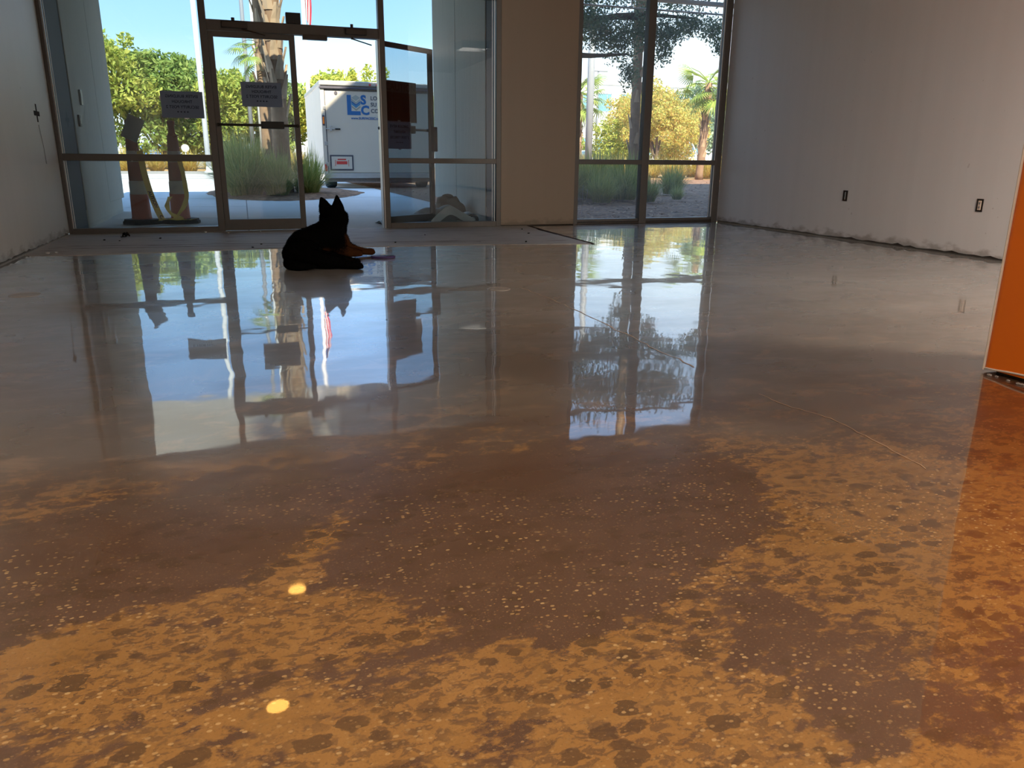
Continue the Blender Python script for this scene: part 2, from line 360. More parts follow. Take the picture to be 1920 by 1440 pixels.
def floor():
    def grid(a, lo, hi, b, fine=0.03, coarse=0.2):
        g = list(np.arange(a, lo, coarse))+list(np.arange(lo, hi, fine))+list(np.arange(hi, b, coarse))+[b]
        return np.array(g)
    gx = grid(XL, -0.9, 2.6, XR); gy = grid(YB, 0.5, 2.6, 9.35)
    X, Yg = np.meshgrid(gx, gy); nx, ny = len(gx), len(gy)
    co = np.stack([X.ravel(), Yg.ravel(), np.zeros(nx*ny)], 1)
    idx = np.arange(nx*ny).reshape(ny, nx)
    q = np.stack([idx[:-1, :-1], idx[:-1, 1:], idx[1:, 1:], idx[1:, :-1]], -1).reshape(-1, 4)
    me = bpy.data.meshes.new('floor'); me.from_pydata(co.tolist(), [], q.tolist())
    def poly(pts, soft):
        P = np.array(pts); px, py = co[:, 0], co[:, 1]; ins = np.zeros(len(px), bool); d = np.full(len(px), 9.0)
        for i in range(len(P)):
            a, b = P[i], P[(i+1) % len(P)]
            c = ((a[1] > py) != (b[1] > py)) & (px < (b[0]-a[0])*(py-a[1])/(b[1]-a[1]+1e-12)+a[0]); ins ^= c
            ab = b-a; t = np.clip(((px-a[0])*ab[0]+(py-a[1])*ab[1])/(ab@ab+1e-12), 0, 1)
            d = np.minimum(d, np.hypot(px-a[0]-t*ab[0], py-a[1]-t*ab[1]))
        s = np.where(ins, d, -d); return np.clip(s/soft*0.5+0.5, 0, 1)
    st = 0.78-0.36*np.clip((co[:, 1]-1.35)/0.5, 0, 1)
    for w, soft, pts in [
        (0.19, 0.10, [(-0.65, 1.87), (-0.71, 2.07), (-0.41, 2.11), (-0.08, 2.17), (0.32, 2.28), (0.63, 2.19), (0.28, 2.06), (-0.04, 2.0), (-0.36, 1.96)]),
        (0.25, 0.15, [(1.0, 1.67), (1.4, 1.75), (1.67, 1.62), (1.58, 1.35), (1.27, 1.29), (1.1, 1.29)]),
        (-0.85, 0.06, [(0.15, 1.59), (0.33, 1.84), (0.55, 1.91), (0.86, 1.88), (1.15, 1.79), (1.24, 1.56), (1.14, 1.35), (0.8, 1.23), (0.64, 1.14), (0.46, 1.08), (0.35, 1.2), (0.22, 1.27), (0.11, 1.37)]),
        (-0.8, 0.06, [(-0.64, 1.81), (-0.37, 1.87), (-0.11, 1.99), (0.13, 1.98), (0.25, 1.87), (0.05, 1.68), (-0.04, 1.5), (-0.19, 1.41), (-0.37, 1.39), (-0.51, 1.35)]),
        (-0.55, 0.04, [(-0.41, 1.07), (-0.22, 1.105), (-0.03, 1.125), (0.14, 1.115), (0.26, 1.155), (0.4, 1.18), (0.41, 1.14), (0.27, 1.10), (0.15, 1.065), (-0.02, 1.075), (-0.21, 1.055), (-0.41, 1.03)]),
        (-0.5, 0.12, [(0.84, 1.0), (0.96, 0.87), (1.06, 0.8), (1.35, 0.87), (1.02, 0.62), (0.77, 0.66), (0.72, 0.78)]),
        (-0.35, 0.12, [(0.72, 1.17), (0.94, 1.19), (1.01, 1.04), (1.01, 0.93), (0.85, 0.93), (0.72, 0.99), (0.64, 1.05)]),
    ]: st = st+w*poly(pts, soft)
    # a faint dried ring on the right
    r = np.hypot((co[:, 0]-1.49)/0.11, (co[:, 1]-1.47)/0.09); st -= 0.3*np.exp(-((r-1)/0.2)**2)
    at = me.attributes.new('stain', 'FLOAT', 'POINT'); at.data.foreach_set('value', st.astype(np.float32))
    me.materials.append(M['floor']); o = link('floor', me); struct(o, 'glossy polished concrete floor with brown and orange stains', 'floor')
    for (x, y, r_) in ((1.49, 4.69, 0.075), (-1.30, 5.25, 0.085)):
        MB().lathe([(r_, 0.0), (r_, 0.0022), (r_*0.93, 0.003), (r_*0.9, 0.0015), (r_*0.55, 0.0018), (r_*0.5, 0.003), (0.001, 0.003)], (x, y, 0), 24).build('floor_cover', M['cover'], o)
    def strip(name, pts, w, mat, z=0.0012):
        b = MB(); P = [Vector((x, y, 0)) for x, y in pts]; vs = []
        for i, p in enumerate(P):
            d = (P[min(i+1, len(P)-1)]-P[max(i-1, 0)]).normalized(); nrm = Vector((-d.y, d.x, 0)); ww = w*(0.5+0.5*random.random())
            vs += [p+nrm*ww+Vector((0, 0, z)), p-nrm*ww+Vector((0, 0, z))]
        b.add(vs, [(2*i, 2*i+1, 2*i+3, 2*i+2) for i in range(len(P)-1)]); return b.build(name, mat, o)
    def curve(ctrl, n, jit):
        out = []
        for i in range(n+1):
            t = i/n*(len(ctrl)-1); k = min(int(t), len(ctrl)-2); u = t-k
            out.append((ctrl[k][0]*(1-u)+ctrl[k+1][0]*u+random.uniform(-jit, jit), ctrl[k][1]*(1-u)+ctrl[k+1][1]*u+random.uniform(-jit, jit)))
        return out
    strip('floor_crack', curve([(1.69, 2.23), (1.7, 2.07), (1.75, 1.92), (1.73, 1.71), (1.70, 1.49)], 26, 0.005), 0.002, M['crack_pale'])
    strip('floor_crack', curve([(1.65, 4.69), (1.69, 3.91), (1.67, 3.1), (1.67, 2.61)], 30, 0.012), 0.004, M['crack_pale'])
    # unpolished band of slab in front of the shopfront, with saw cuts
    tr = MB(); front = [(XL, 7.36), (-1.35, 7.26), (0.14, 7.42), (2.1, 7.24), (3.2, 7.05), (3.22, 8.59), (3.35, 9.30), (XL, 9.30)]
    tr.prism(front, 'z', 0.0005, 0.004)
    t = tr.build('trim_1', M['rough_floor']); struct(t, 'band of dull scraped concrete below the shopfront', 'floor strip')
    def cut(pts, w, z=0.0048):
        b = MB(); P = curve(pts, 40, 0.006); vs = []
        for x, y in P:
            ww = w*(0.3+random.random()); vs += [(x, y+ww, z), (x, y-ww, z)]
        b.add(vs, [(2*i, 2*i+1, 2*i+3, 2*i+2) for i in range(40)]); b.build('saw_cut', M['crack'], t)
    cut([(-1.6, 8.02), (2.55, 7.55)], 0.012); cut([(-1.7, 7.82), (2.2, 7.50)], 0.010); cut([(-1.7, 8.9), (2.9, 8.72)], 0.006)
    b = MB(); P = curve([(3.22, 7.03), (3.24, 8.0), (3.30, 9.2)], 30, 0.006)
    b.add([q for x, y in P for q in ((x-0.022, y, 0.005), (x+0.022, y, 0.005))], [(2*i, 2*i+1, 2*i+3, 2*i+2) for i in range(30)]); b.build('saw_cut', M['crack'], t)
floor()

def ragged_wall(name, x, side, mat, label):
    """side wall whose foot is cut ragged above the slab, with the dark base behind it"""
    b = MB(); n = 180; out = 0.15*side
    ys = np.linspace(YB, YF, n); zs = [0.016+0.012*random.random()+(0.012 if random.random() < .1 else 0) for _ in ys]
    vs = []
    for y, z in zip(ys, zs): vs += [(x, y, z), (x, y, ZC), (x+out, y, z), (x+out, y, ZC)]
    fs = []
    for i in range(n-1):
        a = 4*i; c = a+4
        fs += [(a, c, c+1, a+1), (a+2, a+3, c+3, c+2), (a, a+2, c+2, c), (a+1, c+1, c+3, a+3)]
    fs += [(0, 1, 3, 2), (4*n-4, 4*n-2, 4*n-1, 4*n-3)]
    b.add(vs, fs); o = b.build(name, mat); struct(o, label, 'wall')
    g = MB(); x0, x1 = sorted((x+0.012*side, x+0.14*side)); g.box(x0, x1, YB, YF, -0.02, 0.05); g.build('dark_wall_base', M['gap'], o)
    return o
WL = ragged_wall('wall_left', XL, -1, M['wall_left'], 'pale grey painted side wall with a ragged foot beside the sidelight')
WR = ragged_wall('wall_right', XR, 1, M['wall_right'], 'pale grey painted wall with open outlets beside the tall window')
struct(MB().box(XL-.15, XR+.15, YB-.15, YB, -.02, ZC).build('wall_back', M['wall_right']), 'plain back wall behind the camera', 'wall')
struct(MB().box(XL-.15, XR+.15, YB-.15, YF+.15, ZC, ZC+.12).build('ceiling', M['ceiling']), 'plain dull grey ceiling of the empty room', 'ceiling')
wf = MB(); wf.box(2.96, 3.93, YF, YF+.16, 0.012, ZC); wf.box(XL, 2.96, YF, YF+.16, 2.62, 4.0); wf.box(3.93, XR, YF, YF+.16, 2.98, ZC)
wf = wf.build('wall_front', M['pier']); struct(wf, 'tan pier with shade put into its colour between the shopfront and the tall window', 'wall')
MB().box(2.97, 3.92, YF+.01, YF+.15, -0.02, 0.02).build('dark_wall_base', M['gap'], wf)

# dirt marks: cross-shaped hole, outlets
def wall_hole():
    r = empty('wall_cutout', (XL+.0005, 8.612, 1.171)); tag(r, 'small cross-shaped dark cutout in the grey wall beside the sidelight', 'wall cutout')
    MB().box(-0.003, 0.0012, -0.022, 0.018, -0.075, 0.085).build('slot', M['gap'], r)
    MB().box(-0.003, 0.0020, -0.11, 0.10, -0.020, 0.022).build('slot', M['gap'], r)
    MB().tube([(0.002, 0, -0.1), (0.0022, 0.06, -0.3), (0.002, 0.075, -0.45)], 0.004, 6, 0.4).build('scratch', plain('grey_scuff', (0.3, 0.3, 0.29)), r)
wall_hole()
def outlet(y, z, label, plate):
    r = empty('wall_outlet', (XR, y, z)); tag(r, label, 'outlet', 'outlets on the right wall')
    b = MB(); w, h = 0.033, 0.055
    b.box(-0.004, 0.0, -w, w, h-0.006, h); b.box(-0.004, 0.0, -w, w, -h, -h+0.006); b.box(-0.004, 0.0, -w, -w+0.006, -h, h); b.box(-0.004, 0.0, w-0.006, w, -h, h)
    b.build('box_rim', M['bronze_dark'], r)
    MB().box(-0.0015, 0.0, -w, w, -h, h).build('opening', M['gap'], r)
    s = MB(); s.box(-0.006, -0.001, -0.016 if plate else -0.008, 0.016 if plate else 0.008, -0.04, 0.04, 0.003)
    f = s.build('socket', M['edge_white'] if plate else M['alu'], r)
    for dz in (-0.018, 0.018): MB().box(-0.0075, -0.005, -0.008, 0.008, dz-0.009, dz+0.009, 0.002).build('socket_face', M['alu'], f)
outlet(6.86, 0.454, 'uncovered dark outlet opening on the right wall nearer the tall window', False)
outlet(5.216, 0.447, 'uncovered outlet with pale socket on the right wall nearer the orange wall', True)

def orange_wall():
    r = empty('wall_stub', (2.74, 2.23, 0)); struct(r, 'bright orange wall end with chipped foot on the floor', 'wall')
    X1, Y0 = 0.55, -1.7
    P = []
    n = 40; b = MB(); pts = []
    R = 0.03
    for k in range(7): a = PI/2+k/6*PI/2; pts.append((R+R*math.cos(a), -R+R*math.sin(a)))
    for k in range(1, n+1): pts.append((0.0-0.02*k/n, -R+(Y0+R)*k/n))
    pts = [(X1, 0)]+pts+[(X1, Y0)]
    vs = []; 
    for i, (x, y) in enumerate(pts):
        t = max(0, min(1, -y/0.3)); z = 0.012+0.03*t+random.uniform(0, 0.005) if i > 3 else 0.008
        vs += [(x, y, z), (x, y, ZC)]
    m = len(pts); fs = [(2*i, 2*i+1, 2*((i+1) % m)+1, 2*((i+1) % m)) for i in range(m)]+[tuple(2*i for i in range(m)), tuple(2*i+1 for i in range(m))]
    b.add(vs, fs).build('painted_panel', M['orange_wall'], r)
    # bare edge along corner and foot
    e = MB(); cx = [(x, y) for x, y in pts[2:5]]
    e.tube([(0.006, -0.006, 0.01), (0.006, -0.006, ZC)], 0.0055, 8)
    e.tube([(pts[i][0]-0.001, pts[i][1], vs[2*i][2]+0.001) for i in range(4, m-1)], 0.004, 6)
    e.build('bare_edge', M['edge_white'], r)
    MB().box(0.03, X1-.02, Y0+.02, -0.045, -0.01, 0.06).build('dark_wall_base', M['gap'], r)
    c = MB()
    for k in range(60):
        y = -0.05-random.random()*0.9; s = random.uniform(.003, .009)
        c.blob((-0.012-random.random()*0.02, y, s*.4), (s, s*1.4, s*.6), 1)
    o = c.build('plaster_crumbs', M['cover'], r); o['kind'] = 'stuff'
orange_wall()

def can_light(x, y, label):
    r = empty('recessed_downlight', (x, y, ZC)); tag(r, label, 'ceiling light', 'recessed downlights')
    MB().lathe([(0.085, 0), (0.115, 0), (0.115, -0.008), (0.09, -0.012), (0.085, -0.004)], (0, 0, 0), 24).build('trim_ring', M['ceiling'], r, True)
    MB().lathe([(0.084, -0.004), (0.084, -0.007), (0.05, -0.016), (0.001, -0.02)], (0, 0, 0), 24).build('lens', emit('warm_lamp_lens', (1.0, 0.50, 0.10), 4.6), r, True)
can_light(0.158, 6.87, 'glowing amber recessed ceiling lamp farther from the camera, mirrored in the floor')
can_light(-0.10, 5.23, 'glowing amber recessed ceiling lamp nearer the camera, mirrored in the floor')
for i, (p, w) in enumerate(ROOM_LAMPS):
    r = empty('ceiling_panel_light', (p[0], p[1], ZC)); tag(r, 'square ceiling panel light '+('behind the camera near the left wall', 'deepest in the room behind the camera', 'just above and left of the camera', 'beyond the orange wall stub')[i], 'ceiling light', 'ceiling panel lights')
    b = MB(); b.box(-.31, .31, -.31, -.28, -.14, 0); b.box(-.31, .31, .28, .31, -.14, 0); b.box(-.31, -.28, -.28, .28, -.14, 0); b.box(.28, .31, -.28, .28, -.14, 0); b.build('glare_skirt', M['black'], r)  # deep black skirt shaped to keep the lamp out of the glass
    MB().box(-.28, .28, -.28, .28, -.025, -.005).build('diffuser', M['ceiling'], r)

def fill_fixture():  # invented cord and socket for the added fill lamp
    r = empty('fill_lamp', (3.6, -0.5, ZC)); tag(r, 'added fill lamp, unseen, hanging on a cord behind the orange wall stub', 'lamp')
    MB().tube([(0, 0, 0), (0, 0, -.50)], .005, 6).build('cord', M['black'], r); MB().lathe([(.02, -.60), (.028, -.57), (.028, -.50), (.01, -.49)], (0, 0, 0), 14).build('socket', M['black'], r)
    MB().lathe([(.05, 0), (.05, -.012), (.01, -.02)], (0, 0, 0), 16).build('ceiling_rose', M['alu'], r)
fill_fixture()

# ------------------------------------------------------------------ shopfront
GY = YF+0.055
def bar(name, x0, x1, z0, z1, parent, mat=None, y0=YF, y1=YF+0.11, bev=0.004):
    return MB().box(x0, x1, y0, y1, z0, z1, bev).build(name, mat or M['bronze'], parent)
def pane(x0, x1, z0, z1, parent, mat, y=GY):
    return MB().box(x0, x1, y-0.003, y+0.003, z0, z1).build('pane', mat, parent)
# single-surface panes keep the tint right
def pane(x0, x1, z0, z1, parent, mat, y=GY):
    return MB().add([(x0, y, z0), (x1, y, z0), (x1, y, z1), (x0, y, z1)], [(0, 1, 2, 3)]).build('pane', mat, parent, fix=False)
ZT = 2.62
w1 = empty('window_1', (0, 0, 0)); struct(w1, 'bronze sidelight with two panes left of the glass doors', 'window')
bar('jamb', XL, -1.748, 0, ZT, w1); bar('mullion', -0.316, -0.246, 0, ZT, w1)
bar('sill_rail', -1.748, -0.316, 0.0, 0.06, w1); bar('middle_rail', -1.748, -0.316, 0.747, 0.818, w1); bar('head_rail', -1.748, -0.316, 2.55, ZT, w1)
bar('gasket', -1.748, -1.740, 0.06, 2.55, w1, M['silver'], YF+.03, YF+.045, 0.001)
bar('gasket', -1.732, -1.726, 0.06, 2.55, w1, M['silver'], YF+.05, YF+.06, 0.001)
pane(-1.75, -0.31, 0.06, 0.75, w1, M['glass_a']); pane(-1.75, -0.31, 0.815, 2.56, w1, M['glass_a'])
w4 = empty('window_4', (0, 0, 0)); struct(w4, 'transom glass and header bar over the pair of doors', 'window')
bar('header_rail', -0.246, 1.535, 2.062, 2.165, w4); bar('head_rail', -0.246, 1.535, 2.55, ZT, w4)
pane(-0.25, 1.54, 2.16, 2.56, w4, M['glass_a'])
MB().box(0.552, 0.705, YF-.045, YF+.03, 2.163, 2.268, 0.004).build('sensor_box', M['black'], w4)
MB().box(0.715, 0.975, YF-.02, YF+.06, 2.018, 2.066, 0.003).build('door_magnet', M['bronze_dark'], w4)
cl = MB(); cl.box(-0.10, 0.16, YF-.05, YF, 2.085, 2.15, 0.008); cl.tube([(0.02, YF-.03, 2.16), (0.02, YF-.03, 2.185)], 0.018, 10); cl.tube([(0.10, YF-.03, 2.08), (0.22, YF-.06, 2.05), (0.33, YF-.02, 2.03)], 0.008, 6); cl.build('door_closer', M['bronze_dark'], w4)
cl = MB(); cl.box(1.17, 1.40, YF-.05, YF, 2.085, 2.15, 0.008); cl.tube([(1.24, YF-.03, 2.16), (1.24, YF-.03, 2.19)], 0.016, 10); cl.tube([(1.24, YF-.03, 2.07), (1.24, YF-.02, 2.04)], 0.014, 8); cl.tube([(1.24, YF-.02, 2.045), (1.46, YF+.05, 2.0)], 0.007, 6); cl.build('door_closer', M['bronze_dark'], w4)
w2 = empty('window_2', (0, 0, 0)); struct(w2, 'bronze sidelight with two panes beside the tan pier', 'window')
bar('jamb', 1.535, 1.60, 0, ZT, w2); bar('jamb', 2.90, 2.96, 0, ZT, w2)
bar('door_stop', 1.522, 1.536, 0, 2.065, w2, M['alu'], YF+.02, YF+.18, 0.002)
bar('sill_rail', 1.60, 2.90, 0, 0.062, w2); bar('middle_rail', 1.60, 2.90, 0.742, 0.80, w2); bar('head_rail', 1.60, 2.90, 2.55, ZT, w2)
bar('gasket', 1.531, 1.540, 0.0, 2.06, w2, M['silver'], YF-.002, YF+.006, 0.001)
bar('gasket', 2.882, 2.890, 0.06, 2.55, w2, M['silver'], YF+.03, YF+.045, 0.001); bar('gasket', 2.862, 2.868, 0.06, 2.55, w2, M['silver'], YF+.05, YF+.06, 0.001)
pane(1.59, 2.91, 0.06, 0.75, w2, M['glass_a']); pane(1.59, 2.91, 0.795, 2.56, w2, M['glass_a'])
w3 = empty('window_3', (0, 0, 0)); struct(w3, 'tall bronze window of four panes beside the right wall', 'window')
ZT = 2.98
bar('jamb', 3.93, 3.985, 0, ZT, w3); bar('mullion', 4.86, 4.962, 0, ZT, w3); bar('jamb', 5.955, XR, 0, ZT, w3)
bar('gasket', 5.945, 5.956, 0.07, 2.92, w3, M['silver'], YF+.02, YF+.035, 0.001); bar('gasket', 5.925, 5.932, 0.07, 2.92, w3, M['silver'], YF+.045, YF+.055, 0.001)
for a, b_ in ((3.985, 4.86), (4.962, 5.955)):
    bar('sill_rail', a, b_, 0.0, 0.03, w3, M['bronze_dark']); bar('sill_rail', a, b_, 0.03, 0.065, w3, None, YF+.02)
    bar('middle_rail', a, b_, 0.743, 0.803, w3); bar('head_rail', a, b_, 2.92, ZT, w3)
    pane(a-.005, b_+.005, 0.06, 0.75, w3, M['glass_b']); pane(a-.005, b_+.005, 0.80, 2.93, w3, M['glass_b'])

for x0_, x1_, z1_, z0_ in ((4.075, 4.06, .49, .10), (4.135, 4.13, .44, .31)):
    MB().tube([(x0_, GY-.004, z1_), (x0_*.6+x1_*.4, GY-.004, z1_*.6+z0_*.4), (x1_, GY-.004, z0_)], [.006, .004, .002], 6, .3).build('dried_drip', M['silver'], w3)
def leaf_parts(r, w, handed):
    """door leaf: hinge at x=0, free edge at x=w*handed; inside face toward -y"""
    def bx(name, a, b, z0, z1, mat=None, y0=0.0, y1=0.045, bev=0.003):
        a, b = sorted((a*handed, b*handed)); return MB().box(a, b, y0, y1, z0, z1, bev).build(name, mat or M['bronze'], r)
    bx('stile', 0, 0.055, 0.012, 2.058); bx('stile', w-0.06, w, 0.012, 2.058)
    bx('top_rail', 0.055, w-0.06, 2.005, 2.058); bx('bottom_rail', 0.055, w-0.06, 0.012, 0.13)
    a, b = sorted((0.05*handed, (w-0.055)*handed))
    MB().add([(a, .022, .125), (b, .022, .125), (b, .022, 2.01), (a, .022, 2.01)], [(0, 1, 2, 3)]).build('pane', M['glass_a'], r, fix=False)
    pb = MB(); pb.tube([(0.03*handed, -0.045, 1.13), ((w-0.03)*handed, -0.045, 1.13)], 0.014, 8)
    for k in (0.03, w-0.03): pb.tube([(k*handed, 0, 1.13), (k*handed, -0.05, 1.13)], 0.018, 8)
    f = pb.build('push_bar', M['bronze_dark'], r, True)
    return bx, f
d1 = empty('door_1', (-0.245, YF+.03, 0)); struct(d1, 'closed glass door leaf with a push bar and taped sign', 'door')
bx, f = leaf_parts(d1, 0.878, 1)
bx('push_pad', 0.465, 0.705, 1.095, 1.17, M['black'], -0.075, -0.02, 0.006)
bx('pull_handle', 0.818, 0.862, 0.93, 1.17, M['black'], 0.045, 0.10, 0.006)
d2 = empty('door_2', (1.525, YF+.075, 0), -math.radians(143)); struct(d2, 'open glass door leaf swung outward in front of the right sidelight', 'door')
bx, f = leaf_parts(d2, 0.905, -1)
bx('push_pad', 0.43, 0.64, 1.085, 1.175, M['bronze_dark'], -0.075, -0.02, 0.006)
bx('pull_handle', 0.842, 0.905, 0.88, 1.17, M['black'], 0.045, 0.10, 0.006)

# ------------------------------------------------------------------ signs
LINES = ['ENTER BUILDING', 'THROUGH', 'SECURITY POST 2']
def arrows(b, cx, z, y, d, s=0.012, n=4, gap=0.032):
    for k in range(n):
        x = cx+(k-(n-1)/2)*gap
        b.add([(x+d*s, y, z), (x-d*s*.2, y, z+s*.75), (x-d*s*.2, y, z-s*.75)], [(0, 1, 2)])
        b.add([(x-d*s, y, z-.0015), (x, y, z-.0015), (x, y, z+.0015), (x-d*s, y, z+.0015)], [(0, 1, 2, 3)])
def paper_sign(loc, rz, w, h, mirrored, label, tapes, tilt=0.0, size=0.041):
    """a landscape sheet taped to glass; its print shows through the paper when seen from behind"""
    r = empty('paper_sign', loc, rz); r.rotation_euler = (0, tilt, rz)
    tag(r, label, 'sign', 'paper signs taped to the glass')
    MB().box(-w/2, w/2, -.0006, .0006, -h/2, h/2).build('sheet', M['paper'], r)
    items = []; mx = MIRROR if mirrored else FRONT
    for i, s in enumerate(LINES):
        items.append((text_mesh('lettering', s, size, M['ink'], 0.0004), Matrix.Translation((0, -.0012, h*(0.31-0.20*i))) @ mx))
    tm_merge('lettering', items, M['ink'], r, None)
    a = MB(); arrows(a, 0, -h*0.27, -.0013, -1 if mirrored else 1); a.build('arrow_row', M['ink'], r, fix=False)
    for (x, z, tw, th) in tapes: MB().box(x-tw/2, x+tw/2, -.0014, -.0007, z-th/2, z+th/2).build('tape', M['silver'], r)
paper_sign((-0.557, GY-.006, 1.322), 0, 0.415, 0.266, True, 'white paper sign with mirrored text taped on the left sidelight glass', [(-.212, .06, .012, .045), (.03, -.137, .045, .012)])
paper_sign((0.252, YF+.044, 1.447), 0, 0.418, 0.25, True, 'white paper sign with mirrored text on the closed door leaf', [(-.212, .01, .012, .04), (.213, -.02, .012, .04)])
def on_leaf(x, y, z):
    a = -math.radians(143); c, s = math.cos(a), math.sin(a); return (1.525+c*x-s*y, YF+.075+s*x+c*y, z)
paper_sign(on_leaf(-0.30, 0.020, 1.06), -math.radians(143)+PI, 0.42, 0.31, False, 'white paper sign below the dark caution sign on the open door', [(0.0, .16, .045, .012), (0.0, -.16, .045, .012)])
def caution():
    r = empty('caution_sign', on_leaf(-0.345, 0.019, 1.42), -math.radians(143)+PI); tag(r, 'square caution sign, coloured dark as if backlit, on the glass of the open door', 'sign')
    dark = plain('backlit_red_sign', (0.020, 0.012, 0.011), 0.6, 0.2, 0, 0.3, 6); head = plain('backlit_header', (0.10, 0.09, 0.085), 0.6, 0.2)  # board and header coloured near black for being backlit
    MB().box(-.27, .27, -.001, .001, -.215, .11).build('board', dark, r); MB().box(-.27, .27, -.001, .001, .11, .235).build('header', head, r)
    tm_merge('lettering', [(text_mesh('lettering', 'CAUTION', 0.115, M['ink'], 0.002), Matrix.Translation((0, -.002, .165)) @ FRONT)], M['black'], r, None)
    wp = plain('faded_red_print', (0.045, 0.010, 0.008), 0.7, 0.2)
    for i in range(4):
        b = MB(); x = -.2
        while x < .17:
            ww = random.uniform(.03, .09); b.box(x, min(x+ww, .2), -.0022, -.001, .055-i*.062, .078-i*.062); x += ww+.02
        b.build('worn_print', wp, r)
caution()

# ------------------------------------------------------------------ outside: ground, recess walls, roof
pv = MB().box(-40, 60, 9.35, 24.0, -0.3, -0.022).build('pavement', plain('joint_dark', (0.16, 0.16, 0.16))); struct(pv, 'wide concrete apron outside the doors', 'pavement')
xs = [-40, -12, -9, -6, -3, 0, 3.3, 7, 12, 60]; ys = [9.36, 11.6, 14.2, 17.0, 20.0, 24.0]
for i in range(len(xs)-1):
    for j in range(len(ys)-1): MB().box(xs[i]+.008, xs[i+1]-.008, ys[j]+.008, ys[j+1]-.008, -0.2, -0.012+random.uniform(-.0015, .0015)).build('pavement_slab', M['pavement'], pv)
struct(MB().box(-80, 90, 24.0, 41.0, -0.3, -0.03).build('road', M['road']), 'sunlit pale driveway beyond the apron', 'road')
k = MB(); k.box(-60, 90, 40.9, 41.15, -.03, 0.10); k.box(-60, 90, 33.0, 33.12, -.03, -0.015); k.box(-60, 90, 36.5, 36.6, -.03, -0.015)
struct(k.build('kerb', plain('grey_kerb', (0.28, 0.27, 0.26), obj=False)), 'low grey kerb along the far side of the driveway', 'kerb')
struct(MB().box(-80, 90, 41.15, 66, -0.3, 0.03).build('verge', M['verge']), 'dry orange mulch verge under the trees', 'verge')
struct(MB().box(-200, 260, 66, 300, -0.4, 0.0).build('ground', M['field']), 'far ground beyond the verge', 'ground')
def bed(name, cx, cy, rx, ry, label, h=0.10, seed=1):
    R_ = random.Random(seed); n = 56; b = MB(); vs = []
    for k_, f in ((0, 1.0), (1, .8), (2, .4), (3, .02)):
        for i in range(n):
            a = 2*PI*i/n; w = 1+0.05*math.sin(3*a+1)+R_.uniform(-.03, .03)
            vs.append((cx+rx*f*w*math.cos(a), cy+ry*f*w*math.sin(a), -0.02+h*(0, .7, .95, 1)[k_]+R_.uniform(0, .02)))
    fs = [(k_*n+i, k_*n+(i+1) % n, (k_+1)*n+(i+1) % n, (k_+1)*n+i) for k_ in range(3) for i in range(n)]+[tuple(3*n+i for i in range(n))]
    b.add(vs, fs); return struct(b.build(name, M['mulch'], None, True), label, 'planting bed')
bed('planting_bed', 0.85, 19.3, 1.75, 3.35, 'brown mulch bed around the palm trunks outside the doors', 0.08, 2)
pb_ = MB().box(3.36, 40, 9.36, 30, -0.02, 0.0).build('planting_bed', M['mulch']); struct(pb_, 'shaded mulch bed outside the tall window', 'planting bed')
def litter():
    b = MB(); R_ = random.Random(5)
    for _ in range(9000):
        y = 9.5+18*R_.random()**1.6; x = 3.5+(y*.75-2)*R_.random()*1.15; a = R_.random()*PI; l_ = R_.uniform(.03, .10); w = R_.uniform(.006, .016); z = R_.uniform(.002, .03)
        c, q = math.cos(a), math.sin(a); tl = R_.uniform(-.02, .02)
        b.add([(x-c*l_-q*w, y-q*l_+c*w, z), (x-c*l_+q*w, y-q*l_-c*w, z), (x+c*l_+q*w, y+q*l_-c*w, z+tl), (x+c*l_-q*w, y+q*l_+c*w, z+tl)], [(0, 1, 2, 3)])
    o = b.build('bark_litter', island('bark_litter', [(.12, .07, .05), (.36, .20, .12), (.55, .36, .22), (.22, .12, .08)], .9), pb_, fix=False); o['kind'] = 'stuff'
litter()
struct(MB().box(5.2, 40, 30, 40.9, -0.02, 0.012).build('planting_bed', M['verge']), 'sunlit orange mulch strip beyond the tall window', 'planting bed')

def wing(name, x, side, y1, yd, notch_y, seam, label):
    r = empty(name, (x, 0, 0)); struct(r, label, 'wall'); t = 0.36*side
    def bx(nm, x0, x1, y0, y1_, z0, z1, mat, bev=0.006): a, b = sorted((x0, x1)); return MB().box(a, b, y0, y1_, z0, z1, bev).build(nm, mat, r)
    bx('dark_panel', 0.012*side, t, YF+.11, yd, -0.02, 4.0, M['dark_panel'])
    ys = [yd]+seam+[y1]
    for i in range(len(ys)-1):
        z0 = 0.19 if ys[i] >= notch_y-.01 else -0.02
        bx('concrete_panel', 0, t, ys[i]+.006, ys[i+1]-.006, z0, 4.0, M['concrete_wall'], 0.01)
        if z0 > 0: bx('base_block', 0.03*side, t, ys[i]+.02, ys[i+1]-.03, -0.02, 0.19, M['concrete_wall'])
    bx('seam_strip', 0.01*side, t, yd+.001, y1-.02, 0.19, 3.95, M['gap'])
    return r
wing('wall_outside_left', -1.75, -1, 13.25, 10.2, 11.9, [11.9], 'ribbed grey concrete wing wall beside the left sidelight')
wing('wall_outside_right', 2.95, 1, 12.75, 9.87, 11.36, [11.36], 'ribbed grey concrete wing wall beside the right sidelight')
for z, h, m, nm, lb in ((1.45, .17, 'alu', 'intercom_plate', 'narrow pale metal plate on the left concrete wing wall'), (1.18, .13, 'bronze_dark', 'card_reader', 'small dark card reader below the pale plate on the left wing wall')):
    yy = 10.71 if z > 1.3 else 10.43
    r = empty(nm, (-1.745, yy, z)); tag(r, lb, 'wall plate')
    MB().box(-.004, .018, -.045, .045, -h/2, h/2, .004).build('case', M[m], r); MB().box(.018, .021, -.02, .02, -h/4, h/4, .001).build('face', M['silver' if z > 1.3 else 'alu'], r)
